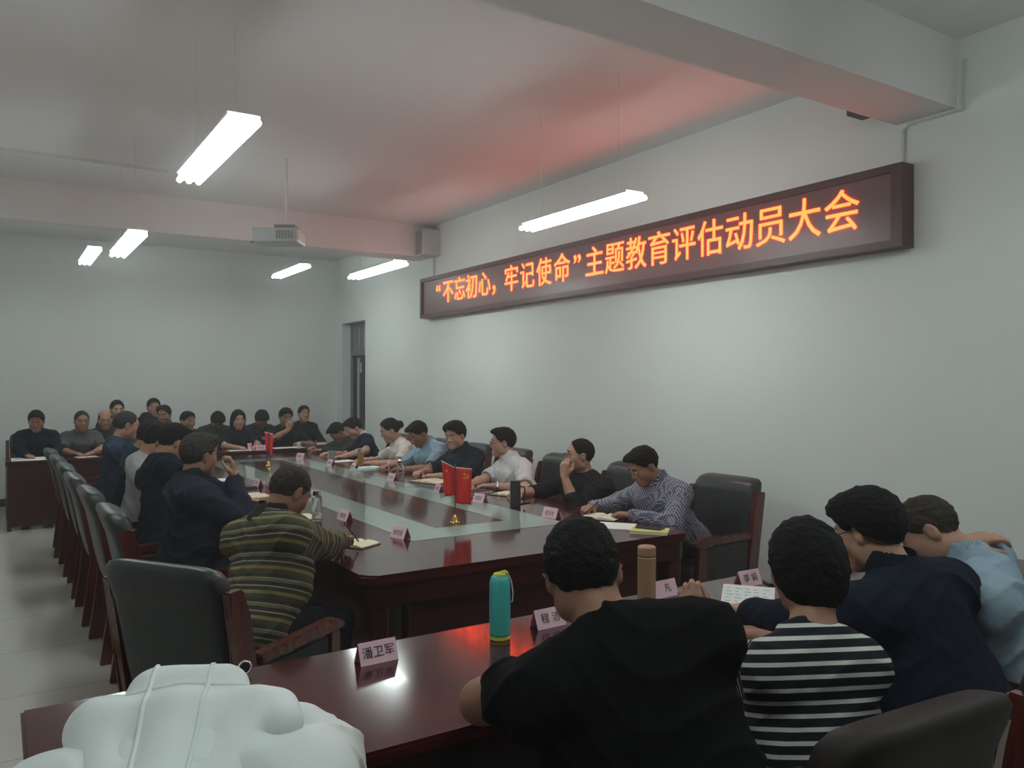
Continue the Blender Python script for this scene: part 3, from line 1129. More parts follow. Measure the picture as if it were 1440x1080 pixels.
        obj('mouth', b, M['lip'], body, smooth=True)
    if glasses:
        b = bmesh.new()
        for s in (-1, 1):
            tube(b, [T(s * 0.032 + 0.024 * math.cos(a), 0.103, 0.004 + 0.017 * math.sin(a)) for a in [2 * math.pi * k / 14 for k in range(14)]], 0.0018, 5, closed=True)
            tube(b, [T(s * 0.056, 0.102, 0.008), T(s * 0.083, 0.07, 0.010), T(s * 0.090, -0.01, 0.008), T(s * 0.086, -0.03, -0.006)], 0.0018, 5)
        tube(b, [T(-0.009, 0.104, 0.008), T(0.009, 0.104, 0.008)], 0.0018, 5)
        obj('glasses', b, M['dark_plastic'], body)
    # ---- shirt
    sp_ = torso(inflate, True)
    for k in 'LR':
        e, wr = arms[k]
        if sleeve == 'short':
            fr = cuff
            en = S[k] + (e - S[k]) * fr
            sp_.append(cone(S[k], en, 0.048 * w + inflate, 0.054 * w + inflate, k=0.045, u=(0.62, 0.62 + 0.285 * fr, 1)))
            d = nrm(e - S[k])
            sp_.append(cone(en + d * 0.085, en + d * 0.25, 0.082, 0.082, k=0.006, op='s'))
        else:
            fr = 0.93 if sleeve == 'long' else 0.35
            sp_.append(cone(S[k], e, 0.048 * w + inflate, 0.045 * w + inflate, k=0.045, u=(0.62, 0.905, 1)))
            en = e + (wr - e) * fr
            sp_.append(cone(e, en, 0.046 * w + inflate, (0.030 if sleeve == 'long' else 0.044) + inflate, k=0.02, u=(0.905, 0.905 + 0.25 * fr, 0)))
    so = iso_obj('shirt', sp_, max(res * 1.15, 0.008), shirt, org, body, wob=(fold, 30, hip[0] * 3 + hip[1] * 5), attr=(H, ax) if attr else False)
    if collar is not None:
        cp = [cone(N - u2 * 0.016, N + u2 * 0.046 + f2 * 0.006, 0.092, 0.076, k=0.01),
              cone(N - u2 * 0.05, N + u2 * 0.10, 0.078, 0.062, k=0.004, op='s')]
        iso_obj('collar', cp, 0.0042, collar, org, body)
    # ---- trousers and shoes
    if legs:
        tp = [cone(H - ax * 0.06, H + ax * 0.05, 0.118 * w + 0.006, 0.112 * w + 0.006, tr, 1.36, 0.05)]
        for s in (-1, 1):
            hj = H + tr * s * 0.085 - V(0, 0, 0.02)
            kn = V(H[0], H[1], 0.53) + fw * 0.40 + rt * s * 0.11
            an = V(H[0], H[1], 0.10) + fw * 0.36 + rt * s * 0.11
            tp.append(cone(hj, kn, 0.088 * w, 0.066, k=0.04))
            tp.append(cone(kn, an, 0.066, 0.054, k=0.02))
        iso_obj('trousers', tp, 0.014, BLACK_TROUSERS, org, body)
        for s in (-1, 1):
            b = bmesh.new()
            a0 = V(H[0], H[1], 0) + fw * 0.36 + rt * s * 0.11
            rings = []
            for tt, ww, hh in ((-0.07, 0.03, 0.05), (-0.055, 0.068, 0.095), (0.0, 0.078, 0.105), (0.07, 0.088, 0.075), (0.13, 0.09, 0.055), (0.165, 0.06, 0.042), (0.18, 0.02, 0.03)):
                c = a0 + fw * tt
                rings.append([tuple(c + rt * ww / 2 * math.cos(2 * math.pi * k / 12) + V(0, 0, hh * (0.5 + 0.5 * math.sin(2 * math.pi * k / 12))) - org) for k in range(12)])
            loft(b, rings)
            obj('shoe', b, SHOE, body, smooth=True)
    if watch:
        e, wr = arms[watch]
        d = nrm(wr - e)
        c = wr - d * 0.035
        x1 = nrm(np.cross(d, V(0, 0, 1)))
        x2 = np.cross(x1, d)
        b = bmesh.new()
        n = 16
        vr = [[c + d * o + (x1 * math.cos(2 * math.pi * k / n) + x2 * math.sin(2 * math.pi * k / n)) * rr - org for k in range(n)] for o, rr in ((-0.011, 0.030), (-0.010, 0.035), (0.010, 0.035), (0.011, 0.030))]
        loft(b, [[tuple(q) for q in r] for r in vr])
        cc = c + x2 * 0.035 - org
        ball(b, tuple(cc), (0.017, 0.017, 0.010), 12)
        obj('wristwatch', b, M['chrome'], body, smooth=True)
    return body, dict(N=N, H=H, S=S, arms=arms, ax=ax, tr=tr, bk=bk, fw=fw, org=org, C=C, B=B)


CL = dict(
    black=cloth('black_tshirt', (0.0045, 0.0055, 0.0058)),
    black2=cloth('black_shirt', (0.013, 0.016, 0.019)),
    navy=cloth('navy_jacket', (0.020, 0.024, 0.038)),
    navy2=cloth('dark_navy_shirt', (0.010, 0.014, 0.027)),
    navy3=cloth('navy_polo', (0.012, 0.018, 0.040)),
    slate=cloth('slate_shirt', (0.020, 0.032, 0.044)),
    blue_j=cloth('blue_jacket', (0.022, 0.042, 0.075)),
    teal_j=cloth('dark_teal_jacket', (0.014, 0.030, 0.042)),
    ltgrey=cloth('light_grey_shirt', (0.36, 0.37, 0.37)),
    white=cloth('white_shirt', (0.62, 0.63, 0.64)),
    cream=cloth('cream_blouse', (0.62, 0.57, 0.52)),
    ltblue=cloth('light_blue_shirt', (0.24, 0.36, 0.45)),
    ltblue2=cloth('pale_blue_shirt', (0.28, 0.37, 0.45)),
    grey=cloth('grey_tshirt', (0.085, 0.088, 0.090)),
    dgrey=cloth('dark_grey_shirt', (0.040, 0.045, 0.047)),
    brown=cloth('dark_brown_shirt', (0.045, 0.038, 0.032)),
    olive=cloth('olive_dark_shirt', (0.030, 0.031, 0.026)),
    whitej=mat('white_rain_jacket', (0.80, 0.85, 0.85), 0.6, 0.05, 5, spec=0.25, bump=0.3, bscale=9),
    check=checked('checked_shirt', (0.028, 0.030, 0.060), (0.36, 0.36, 0.44), 85.0),
    stripe=banded('striped_tee', [(0, (0.012, 0.014, 0.020)), (0.66, (0.62, 0.64, 0.60))], 0.0295),
    sweater=banded('striped_sweater', [(0.0, (0.070, 0.068, 0.035)), (0.18, (0.23, 0.175, 0.085)), (0.32, (0.055, 0.060, 0.032)), (0.47, (0.30, 0.30, 0.24)),
                                       (0.52, (0.050, 0.040, 0.042)), (0.68, (0.16, 0.14, 0.07)), (0.80, (0.26, 0.26, 0.20)), (0.84, (0.045, 0.045, 0.03))], 0.105),
)
TZ = 0.782    # wrist height of an arm lying on a table

# right row, near to far: they face the table (towards -x)
person('man in a checked shirt writing at the near end of the right row', (3.50, 3.885, 1.065), (3.82, 3.84), 86, (80, 34, 0), (3.29, 3.76, TZ), (3.25, 4.10, TZ + 0.01),
       CL['check'], 'long', 'short', 'b', build=1.08, collar=CL['check'], curl=(0.85, 0.9), watch='L', res=0.007)
person('man in a black shirt leaning his mouth on his raised fist', (3.60, 4.689, 1.067), (3.80, 4.70), 88, (66, 0, 0), (3.395, 4.60, 0.93), (3.27, 4.98, TZ),
       CL['black2'], 'half', 'buzz', 'a', build=1.08, glasses=True, curl=(0.95, 0.6), hd=((0.05, 0.02, 1), None), pn=((1, 0.3, 0.1), None), pole=((-0.9, 0, -0.5), None), res=0.007)
person('man in a white short-sleeved shirt and glasses looking left along the table', (3.55, 5.672, 1.102), (3.80, 5.60), 82, (62, 6, 0), (3.31, 5.42, TZ), (3.21, 5.62, TZ),
       CL['white'], 'short', 'short', 'c', build=1.08, glasses=True, collar=CL['white'], watch='L', curl=(0.35, 0.4))
person('man with thick hair in a dark slate shirt behind the red flags', (3.50, 6.408, 1.122), (3.80, 6.42), 95, (112, 16, 0), (3.25, 6.28, TZ), (3.26, 6.62, TZ),
       CL['slate'], 'short', 'full', 'c', build=1.10, collar=CL['slate'], curl=(0.6, 0.6))
person('man in a light blue shirt bowing his head at the main table', (3.45, 7.066, 1.102), (3.80, 7.05), 92, (100, 38, 0), (3.23, 6.92, TZ), (3.21, 7.25, TZ),
       CL['ltblue'], 'short', 'short', 'b', build=1.08, collar=CL['ltblue'], curl=(0.6, 0.8), watch='R')
person('woman with pinned up hair in a cream blouse', (3.50, 7.85, 1.095), (3.80, 7.80), 84, (78, 26, 0), (3.24, 7.66, TZ), (3.25, 7.98, TZ),
       CL['cream'], 'short', 'bun', 'c', build=0.88, sh_w=0.155, curl=(0.6, 0.6))
person('man in a navy polo with a white collar bending over the table', (3.50, 8.877, 1.069), (3.80, 8.72), 80, (92, 36, 0), (3.24, 8.50, TZ), (3.22, 8.92, TZ),
       CL['navy3'], 'short', 'short', 'c', collar=CL['white'], curl=(0.5, 0.5))
person('person in dark grey bent low at the corner by the door', (3.58, 9.62, 0.98), (3.92, 9.66), 92, (96, 55, 0), (3.31, 9.40, TZ), (3.35, 9.80, TZ),
       CL['dgrey'], 'long', 'short', 'b', eyes=False, res=0.009)

# left row, near to far: they face +x
person('man in an olive and tan striped sweater bent over writing', (1.12, 3.62, 1.099), (0.88, 3.44), -72, (-70, 36, 0), (1.50, 4.02, TZ), (1.42, 3.76, TZ + 0.045),
       CL['sweater'], 'long', 'buzz', 'd', hm='hair_brown', attr=True, collar=CL['olive'], curl=(0.5, 0.9), watch='L', build=1.08, res=0.0062, inflate=0.018,
       pole=((0.1, 0.7, -0.6), (0.25, -0.65, -0.6)), bulge=0.075)
person('man in a navy jacket and glasses holding a hand near his face', (0.95, 4.715, 1.195), (0.84, 4.66), -86, (-66, 8, 0), (1.46, 5.02, TZ), (1.11, 4.60, 1.06),
       CL['navy'], 'long', 'short', 'b', hm='hair_grey', glasses=True, collar=CL['navy'], curl=(0.5, 0.75), hd=(None, (-0.05, 0.1, 1)), pn=(None, (-1, 0.2, 0)),
       pole=(None, (0.7, -0.3, -0.8)), build=1.08, inflate=0.018)
person('man in a dark navy jacket, second in the left row from the near end', (0.98, 5.636, 1.207), (0.84, 5.44), -80, (-78, 30, 0), (1.45, 5.65, TZ), (1.45, 5.30, TZ),
       CL['navy2'], 'long', 'short', 'b', curl=(0.5, 0.5), inflate=0.018)
person('person in a light grey shirt showing just past a dark navy jacket', (0.95, 6.06, 1.19), (0.80, 6.12), -90, (-86, 30, 0), (1.45, 6.15, TZ), (1.45, 5.86, TZ),
       CL['ltgrey'], 'long', 'short', 'b', curl=(0.5, 0.5), inflate=0.016)
person('man in a dark teal jacket with bowed dark hair, left row', (0.98, 6.52, 1.185), (0.80, 6.80), -96, (-96, 34, 0), (1.45, 6.90, TZ), (1.45, 6.50, TZ),
       CL['teal_j'], 'long', 'full', 'b', curl=(0.5, 0.5), inflate=0.02)
person('man in a blue jacket with short greying hair, far end of left row', (0.95, 7.697, 1.228), (0.80, 7.72), -92, (-82, 14, 0), (1.45, 7.90, TZ), (1.45, 7.50, TZ),
       CL['blue_j'], 'long', 'buzz', 'a', hm='hair_grey', glasses=True, curl=(0.5, 0.5), inflate=0.02)

# far row facing the camera side (towards -y)
FP = dict(res=0.0085)


def far(label, x, y, z, shirt, sleeve, face=(180, 5, 0), hair='short', skin='b', dy=0.28, dl=0.24, dr=0.24, ly=0.36, lz=TZ, rz=TZ, **k):
    kw = dict(FP)
    kw.update(k)
    return person(label, (x, y, z), (x, y + dy), 180, face, (x + dl, y - ly, lz), (x - dr, y - ly, rz), CL[shirt], sleeve, hair, skin, **kw)


far('man in a navy jacket over a blue polo writing at far left', 0.384, 10.85, 1.153, 'navy2', 'long', (172, 24, 0), dl=0.16, dr=0.10, curl=(0.6, 0.9))
far('man in a grey t-shirt with bare forearms on the far table', 0.853, 10.85, 1.141, 'grey', 'short', (186, 10, 0), 'buzz', hm='hair_brown', dl=0.08, dr=0.10)
far('balding older man between the grey t-shirt and the back row', 1.132, 11.15, 1.137, 'brown', 'long', (178, 14, 0), 'bald', 'a', hm='hair_grey', ly=0.12, lz=0.64, rz=0.64, dl=0.12, dr=0.12)
far('dark haired young man in the back row against the wall, left one', 1.333, 11.72, 1.244, 'brown', 'long', (186, 8, 0), skin='c', ly=0.22, lz=0.66, rz=0.66, dl=0.1, dr=0.1)
far('dark haired man in the back row against the wall, middle one', 1.783, 11.75, 1.265, 'dgrey', 'long', (180, 8, 0), skin='a', ly=0.22, lz=0.66, rz=0.66, dl=0.1, dr=0.1)
far('man in a grey shirt looking left in front of the middle back row man', 1.826, 11.22, 1.183, 'dgrey', 'short', (150, 12, 0), ly=0.12, lz=0.64, rz=0.64, dl=0.12, dr=0.12)
far('man with only the crown of bowed dark hair showing, far table', 1.56, 10.85, 1.104, 'navy', 'long', (180, 50, 0), eyes=False)
far('dark haired man in olive looking right, at the far table', 2.048, 10.85, 1.11, 'olive', 'long', (205, 10, 0))
far('person with head bowed left of the woman with dark bobbed hair', 2.514, 11.30, 1.079, 'dgrey', 'long', (184, 52, 0), 'full', eyes=False, ly=0.16, lz=0.64, rz=0.64, dl=0.12, dr=0.12)
far('woman with dark bobbed hair in a navy v-neck', 2.655, 10.76, 1.116, 'navy2', 'short', (180, 10, 0), 'long', 'c', build=0.88, sh_w=0.15, dl=0.12, dr=0.10, curl=(0.7, 0.7))
far('man with head bowed over a phone at the far table', 3.018, 10.98, 1.099, 'navy', 'long', (180, 48, 0), 'full', dl=0.07, dr=0.07, lz=0.86, rz=0.86, ly=0.30, curl=(0.8, 0.8), eyes=False)
far('man in a black t-shirt holding a hand over his mouth, far table', 3.308, 10.85, 1.126, 'black2', 'short', (178, 12, 0), 'full', 'b', dl=0.16, dr=0.01, rz=0.965, ly=0.15,
    hd=(None, (0.3, 0.0, 1)), pn=(None, (0.2, 1, 0)), pole=(None, (-0.5, -0.9, -0.4)), curl=(0.6, 0.9))
far('man in black in the back row beside the corner, right one', 3.811, 11.62, 1.139, 'black2', 'long', (180, 4, 0), skin='a', ly=0.22, lz=0.62, rz=0.62, dl=0.1, dr=0.1)
for x, y, lb in ((0.384, 11.16, 'chair of the man writing at far left'), (3.84, 11.80, 'chair of the man in black by the corner'), (1.333, 11.84, 'chair of the left man in the back row')):
    chair(x, y, 180, lb, GC)

# front row: seen from behind, facing the main table (+y)
person('broad man in a black t-shirt with his back to the camera', (1.123, 1.45, 1.165), (1.16, 1.10), -22, (-36, 26, -8), (1.10, 1.80, TZ), (1.52, 1.78, TZ),
       CL['black'], 'short', 'short', 'd', build=1.22, curl=(0.5, 0.5), pole=((-1.0, 0.3, -0.15), (0.8, 0, -0.6)), res=0.006, sh_w=0.158, eyes=False, glasses=True, shift=(0.030, -0.03, 0.03), cuff=0.40)
person('short-haired woman in a black and white striped top', (1.789, 1.36, 1.115), (1.67, 1.18), -20, (-22, 14, 0), (1.83, 1.80, 0.845), (2.06, 1.80, TZ),
       CL['stripe'], 'half', 'bob', 'b', build=0.85, sh_w=0.150, attr=True, res=0.006, curl=(0.7, 0.5), eyes=False, hd=((0.0, 0.3, 1), None), pn=((0.6, 0.5, 0), None), pole=((-1.0, 0.1, -0.5), None), shift=(-0.035, 0, -0.02))
person('man in a dark navy shirt and glasses looking down at the front table', (2.283, 1.50, 1.140), (2.30, 1.16), -8, (2, 24, 0), (2.20, 1.98, TZ), (2.52, 1.94, TZ),
       CL['navy2'], 'long', 'full', 'a', build=1.08, glasses=True, res=0.006, inflate=0.02, curl=(0.5, 0.5), collar=CL['navy2'])
person('man in a pale blue shirt bowing with one hand on his nape', (2.706, 1.55, 1.085), (3.02, 1.14), 18, (34, 44, 10), (2.755, 1.46, 1.055), (2.92, 1.95, TZ),
       CL['ltblue2'], 'half', 'buzz', 'a', hm='hair_brown', build=1.08, res=0.006, inflate=0.02, watch='L', eyes=False, curl=(0.35, 0.5),
       hd=((0.85, -0.5, 0.25), None), pn=((-0.35, 0.35, -0.8), None), pole=((-0.5, 0.5, -0.8), None), collar=CL['ltblue2'], bulge=0.09)
wp, wi = person('person in a white hooded jacket bent forward at lower left', (0.37, 1.66, 0.88), (0.13, 1.02), -20, (-20, 66, 0), (0.30, 2.00, TZ), (0.62, 1.92, TZ),
                CL['whitej'], 'long', 'short', 'a', build=1.06, inflate=0.032, res=0.0075, eyes=False, bulge=0.07, sh_w=0.178, neck=(0.26, 1.41, 0.98))
org_ = wi['org']
fw_, rt_, up_ = V(0.342, 0.94, 0), V(0.94, -0.342, 0), V(0, 0, 1)
T_ = V(0.255, 1.425, 1.036)
Bm_ = T_ - fw_ * 0.25 - up_ * 0.10
hp = [cone(T_ - rt_ * 0.125, T_ + rt_ * 0.125, 0.040, 0.040, k=0.04),
      cone(T_ - rt_ * 0.118 - up_ * 0.01, Bm_ - rt_ * 0.045, 0.042, 0.040, k=0.045),
      cone(T_ - fw_ * 0.02 + up_ * 0.004, Bm_, 0.046, 0.042, k=0.045),
      cone(T_ + rt_ * 0.118 - up_ * 0.01, Bm_ + rt_ * 0.045, 0.042, 0.040, k=0.045),
      cone(T_ + fw_ * 0.075 + up_ * 0.018 - rt_ * 0.045, T_ + fw_ * 0.075 + up_ * 0.018 + rt_ * 0.06, 0.046, 0.046, k=0.035),
      cone(T_ + fw_ * 0.11 - up_ * 0.02 - rt_ * 0.05, T_ + fw_ * 0.20 - up_ * 0.06, 0.06, 0.06, k=0.05),
      cone(T_ + rt_ * 0.155 + fw_ * 0.01, T_ + rt_ * 0.170 - fw_ * 0.05, 0.036, 0.034, k=0.012)]
hood = iso_obj('hood', hp, 0.0065, CL['whitej'], org_, wp, wob=(0.0035, 24))
bpy.context.view_layer.update()


def seam(path, r=0.0045):
    pts = []
    for p in path:
        hit = hood.ray_cast(Vector(p + up_ * 0.3 - org_), Vector((0, 0, -1)))
        if hit[0]:
            pts.append(hit[1])
    if len(pts) > 3:
        obj('seam', tube(bmesh.new(), pts, r, 6), CL['whitej'], wp, smooth=True)


for sx in (-0.052, 0.042):
    seam([T_ + rt_ * (sx * (1 - max(0, k - 4) * 0.02)) + fw_ * (0.10 - 0.022 * k) for k in range(16)])
seam([T_ + fw_ * 0.030 + rt_ * (-0.11 + 0.0183 * k) for k in range(13)], 0.0035)


# ------------------------------------------------------------ things on the tables
T0 = 0.7505


def name_card(x, y, rz, label, text=None, group='pink name cards'):
    t = thing('name_card', label, 'name card', (x, y, T0), R(rz), group)
    w, h, d, th = 0.062, 0.062, 0.026, 0.0012
    for s, nm, m in ((-1, 'front_leaf', M['pink']), (1, 'rear_leaf', M['pink_shaded'])):  # rear leaf's deeper pink is painted shade, not another card colour
        b = bmesh.new()
        side_prism(b, [(s * d, 0), (s * d - s * 2 * th, 0), (-s * th * 0.2, h), (s * th, h)], -w, w)
        o = obj(nm, b, m, t)
    ang = math.atan2(h, d)
    nrm_out = 0.0022
    for s in ((-1,) if text else (-1, 1)):
        if text:
            lt = text_mesh('lettering', text, M['ink'], 0.036, 0.0002, t)
        else:
            b = bmesh.new()
            for k in (-1, 0, 1):
                c = k * 0.026
                q = 0.0022 * ((int(x * 97 + y * 53) + k) % 3 - 1)
                for x0, x1, y0, y1 in ((-0.009, -0.0065, -0.014, 0.012), (-0.004, 0.009, 0.008 + q, 0.0105 + q), (-0.004, 0.008, -0.001 - q, 0.0015 - q),
                                       (0.002 + q, 0.0045 + q, -0.013, 0.008), (-0.004, 0.009, -0.0145, -0.012)):
                    box(b, c + x0, c + x1, y0, y1, -0.0002, 0.0002)
            lt = obj('lettering', b, M['ink'], t)
        Mx = Matrix.Rotation(0 if s < 0 else math.pi, 4, 'Z') @ Matrix.Translation((0, -d * 0.5 - nrm_out, h * 0.5)) @ Matrix.Rotation(ang, 4, 'X')
        lt.matrix_local = Mx
    return t


CARDS_FRONT = [(0.975, 2.285, 2, 'pink name card reading three characters at the left of the front table', '潘卫军'),
               (1.62, 2.29, 2, 'pink name card between the teal bottle and the man in the black t-shirt', '程 洁'),
               (2.235, 2.365, 2, 'pink name card beside the tan bottle', '  凡'),
               (2.655, 2.30, 0, 'pink name card left of the head of the striped shirt woman', '李 娟'),
               (3.335, 2.30, -2, 'pink name card in front of the face of the man in dark navy', None)]
for x, y, rz, lb, tx_ in CARDS_FRONT:
    name_card(x, y, rz, lb, tx_)
CARDS_MAIN = [(1.86, 4.03, -78, 'pink name card nearest the left front corner of the glass inlay'),
              (1.81, 4.73, -84, 'pink name card beside the clear flask, left row'),
              (1.80, 6.65, -88, 'pink name card beside the black folder, left row'),
              (1.80, 7.36, -88, 'farther pink name card on the left side, near the navy jacket man'),
              (2.89, 4.92, -84, 'pink name card just right of the red flags'),
              (2.94, 4.12, -80, 'pink name card in front of the man in the checked shirt'),
              (2.89, 5.55, -100, 'pink name card half hidden behind the left flag'),
              (2.89, 6.42, -88, 'pink name card beside the tall clear glass, right row'),
              (2.95, 7.45, -95, 'pink name card by the amber tea flask'),
              (2.88, 7.92, -88, 'pink name card below the glass mug, right row'),
              (2.86, 8.82, -70, 'pink name card at the far right end of the glass inlay')]
for x, y, rz, lb in CARDS_MAIN:
    name_card(x, y, rz, lb)
for x, y, rz, lb in ((2.80, 10.24, 0, 'pink name card on the cross table beside the red flag'), (3.60, 10.26, 0, 'pink name card at the right end of the cross table'),):
    name_card(x, y, rz, lb)


def flags(x, y, rz, label, left=True, face=True):
    t = thing('table_flags', label, 'flag', (x, y, T0), R(rz), 'little red table flags')
    b = bmesh.new()
    lathe(b, [(0.034, 0.0), (0.034, 0.004), (0.020, 0.010), (0.012, 0.020), (0.016, 0.030), (0.007, 0.040), (0.004, 0.05)], 18)
    for k in range(6):
        a = k * math.pi / 3
        tube(b, [(0.030 * math.cos(a), 0.030 * math.sin(a), 0.006), (0.022 * math.cos(a), 0.022 * math.sin(a), 0.024), (0.006 * math.cos(a), 0.006 * math.sin(a), 0.036)], 0.0025, 5)
    obj('stand', b, M['gold'], t, smooth=True)
    b = bmesh.new()
    tube(b, [(0, 0, 0.045), (0, 0, 0.345)], 0.0032, 8)
    ball(b, (0, 0, 0.350), (0.006, 0.006, 0.008), 8)
    obj('pole', b, M['brown_box'], t)
    sides = ((1, 0.098, 0.0, 0.0), (-1, 0.078, -0.02, 0.045)) if face else ((1, 0.035, 0.0, 0.01), (-1, 0.035, 0.0, 0.012))
    for s, w, dy, rise in sides:
        b = bmesh.new()
        g = []
        nx, nz = 10, 12
        for i in range(nx + 1):
            col = []
            for j in range(nz + 1):
                u, v = i / nx, j / nz
                xx = s * (0.004 + w * u * (1 - (0.25 * v if s < 0 else 0.05 * v)))
                yy = dy * u * 2 + 0.008 * math.sin(u * 7 + v * 2) * (0.4 + v)
                zz = 0.332 + (rise * u if s < 0 else -0.010 * u) - v * (0.215 - (0.05 * (1 - u) if s < 0 else 0))
                col.append(b.verts.new((xx, yy, zz)))
            g.append(col)
        for i in range(nx):
            for j in range(nz):
                b.faces.new((g[i][j], g[i + 1][j], g[i + 1][j + 1], g[i][j + 1]))
        ge = bmesh.ops.extrude_face_region(b, geom=b.faces[:])
        bmesh.ops.translate(b, verts=[v for v in ge['geom'] if isinstance(v, bmesh.types.BMVert)], vec=(0, 0.0012, 0))
        fo = obj('flag_cloth', b, M['red_flag'], t, smooth=True)
        e = bmesh.new()
        pz = [(s * (0.004 + w * u), dy * u * 2 + 0.008 * math.sin(u * 7) * 0.4, 0.334 + (rise * u if s < 0 else -0.010 * u)) for u in (0, 0.25, 0.5, 0.75, 1)]
        tube(e, pz, 0.0032, 6)
        obj('flag_sleeve', e, M['white_trim'], fo)
        if not face:
            continue
        e = bmesh.new()
        if s < 0:
            def star(cx, cz, r, e=e):
                pts = [(cx + (r if k % 2 == 0 else r * 0.4) * math.sin(k * math.pi / 5), cz + (r if k % 2 == 0 else r * 0.4) * math.cos(k * math.pi / 5)) for k in range(10)]
                va = [e.verts.new((p[0], -0.012 + dy, p[1])) for p in pts]
                vb = [e.verts.new((p[0], -0.0105 + dy, p[1])) for p in pts]
                e.faces.new(va)
                e.faces.new(vb[::-1])
                for k in range(10):
                    e.faces.new((va[k], vb[k], vb[(k + 1) % 10], va[(k + 1) % 10]))
            star(-0.052, 0.318, 0.011)
        else:
            cx, cz = 0.068, 0.283
            arc = [(cx + 0.015 * math.cos(a), -0.005, cz + 0.015 * math.sin(a)) for a in [R(-150 + 22 * k) for k in range(11)]]
            tube(e, arc, [0.0018] + [0.003] * 7 + [0.002, 0.0015, 0.001], 6)
            tube(e, [(cx - 0.012, -0.005, cz - 0.010), (cx - 0.018, -0.005, cz - 0.017)], 0.0028, 6)
            tube(e, [(cx - 0.010, -0.005, cz + 0.012), (cx + 0.014, -0.005, cz - 0.014)], 0.0022, 6)
            tube(e, [(cx - 0.016, -0.005, cz + 0.008), (cx - 0.006, -0.005, cz + 0.018)], 0.0042, 6)
        obj('emblem', e, M['yellow_mark'], fo)
    return t


flags(2.34, 4.285, -29, 'pair of little red flags on a gold stand at the near end')
flags(2.336, 8.24, -20, 'thin drooping red flag on a stand at the far end of the glass inlay', face=False)

# bottles and cups
t = thing('water_bottle', 'teal bottle with yellow lid and base on the front table', 'bottle', (1.405, 2.263, T0), R(-32))
obj('bottle_body', lathe(bmesh.new(), [(0.034, 0.0125), (0.035, 0.02), (0.035, 0.17), (0.034, 0.19), (0.028, 0.206), (0.022, 0.211)], 28), M['teal_bottle'], t, smooth=True)
obj('bottle_base', lathe(bmesh.new(), [(0.032, 0.0), (0.0345, 0.002), (0.0345, 0.012)], 28), M['bottle_yellow'], t)
b = lathe(bmesh.new(), [(0.0225, 0.2112), (0.021, 0.216), (0.012, 0.219)], 24)
tube(b, [(0.0, 0, 0.217), (0.018, 0, 0.222), (0.027, 0, 0.216)], [0.006, 0.006, 0.004], 8)
obj('bottle_lid', b, M['bottle_yellow'], t)
obj('carry_loop', tube(bmesh.new(), [(0.028, 0, 0.213), (0.038, 0, 0.19), (0.044, 0, 0.15), (0.041, 0, 0.122), (0.037, 0, 0.12)], 0.0022, 6), M['metal_white'], t)
t = thing('thermos', 'tan slim flask behind the shoulder of the man in black', 'bottle', (2.07, 2.28, T0))
obj('bottle_body', lathe(bmesh.new(), [(0.033, 0.0), (0.0345, 0.004), (0.0345, 0.188), (0.032, 0.192)], 28), M['tan_bottle'], t, smooth=False)
obj('lid_seam', lathe(bmesh.new(), [(0.0325, 0.1921), (0.0325, 0.1944)], 28), M['dark_plastic'], t)
obj('bottle_lid', lathe(bmesh.new(), [(0.033, 0.1945), (0.0345, 0.197), (0.0345, 0.226), (0.030, 0.231)], 28), M['tan_bottle'], t)
t = thing('thermos', 'dark flask with a handle in front of the man in the white shirt', 'bottle', (2.98, 4.60, T0), R(-30))
obj('bottle_body', lathe(bmesh.new(), [(0.034, 0.0), (0.036, 0.004), (0.036, 0.15), (0.034, 0.155)], 28), M['flask'], t)
obj('bottle_lid', lathe(bmesh.new(), [(0.034, 0.156), (0.035, 0.158), (0.035, 0.178), (0.03, 0.181)], 28), M['flask'], t)
obj('handle', tube(bmesh.new(), [(0.034, 0, 0.14), (0.058, 0, 0.138), (0.066, 0, 0.12), (0.064, 0, 0.06), (0.060, 0, 0.02)], 0.005, 8), M['flask'], t)


def glass_bottle(x, y, r, h, label, liquid, fill, capm, caph):
    t = thing('glass_flask', label, 'bottle', (x, y, T0))
    obj('glass_wall', lathe(bmesh.new(), [(r * 0.96, 0), (r, 0.003), (r, h * 0.93), (r * 0.8, h)], 24), M['clear'], t, smooth=False)
    obj('drink', lathe(bmesh.new(), [(r * 0.86, 0.006), (r * 0.86, fill)], 24), liquid, t)
    obj('bottle_lid', lathe(bmesh.new(), [(r * 0.82, h + 0.0005), (r * 0.85, h + 0.004), (r * 0.85, h + caph), (r * 0.6, h + caph + 0.004)], 24), capm, t)
    return t


glass_bottle(1.655, 4.80, 0.030, 0.155, 'clear glass flask with chrome lid beside the striped sweater man', M['water'], 0.05, M['chrome'], 0.028)
glass_bottle(3.13, 7.74, 0.034, 0.14, 'amber tea flask with chrome lid on the right side of the table', M['amber'], 0.125, M['chrome'], 0.035)
glass_bottle(2.97, 6.43, 0.033, 0.165, 'tall clear glass in front of the man in light blue', M['water'], 0.06, M['chrome'], 0.006)


def cup(x, y, r, h, label, m, handle=False):
    t = thing('cup', label, 'cup', (x, y, T0), R(150))
    obj('cup_body', lathe(bmesh.new(), [(r * 0.78, 0), (r * 0.8, 0.003), (r, h), (r * 0.93, h), (r * 0.74, 0.006), (0.001, 0.006)], 24), m, t)
    if handle:
        obj('handle', tube(bmesh.new(), [(r * 0.9, 0, h * 0.8), (r + 0.028, 0, h * 0.78), (r + 0.034, 0, h * 0.45), (r * 0.86, 0, h * 0.2)], 0.005, 8), m, t)


cup(2.98, 8.17, 0.038, 0.13, 'tall grey glass mug with a handle near the navy polo man', M['grey_plastic'], True)
cup(3.30, 10.26, 0.032, 0.075, 'white paper cup on the cross table in front of the man covering his mouth', M['paper'])
cup(2.68, 10.30, 0.028, 0.085, 'pink and white cup on the cross table before the woman', M['pink'])


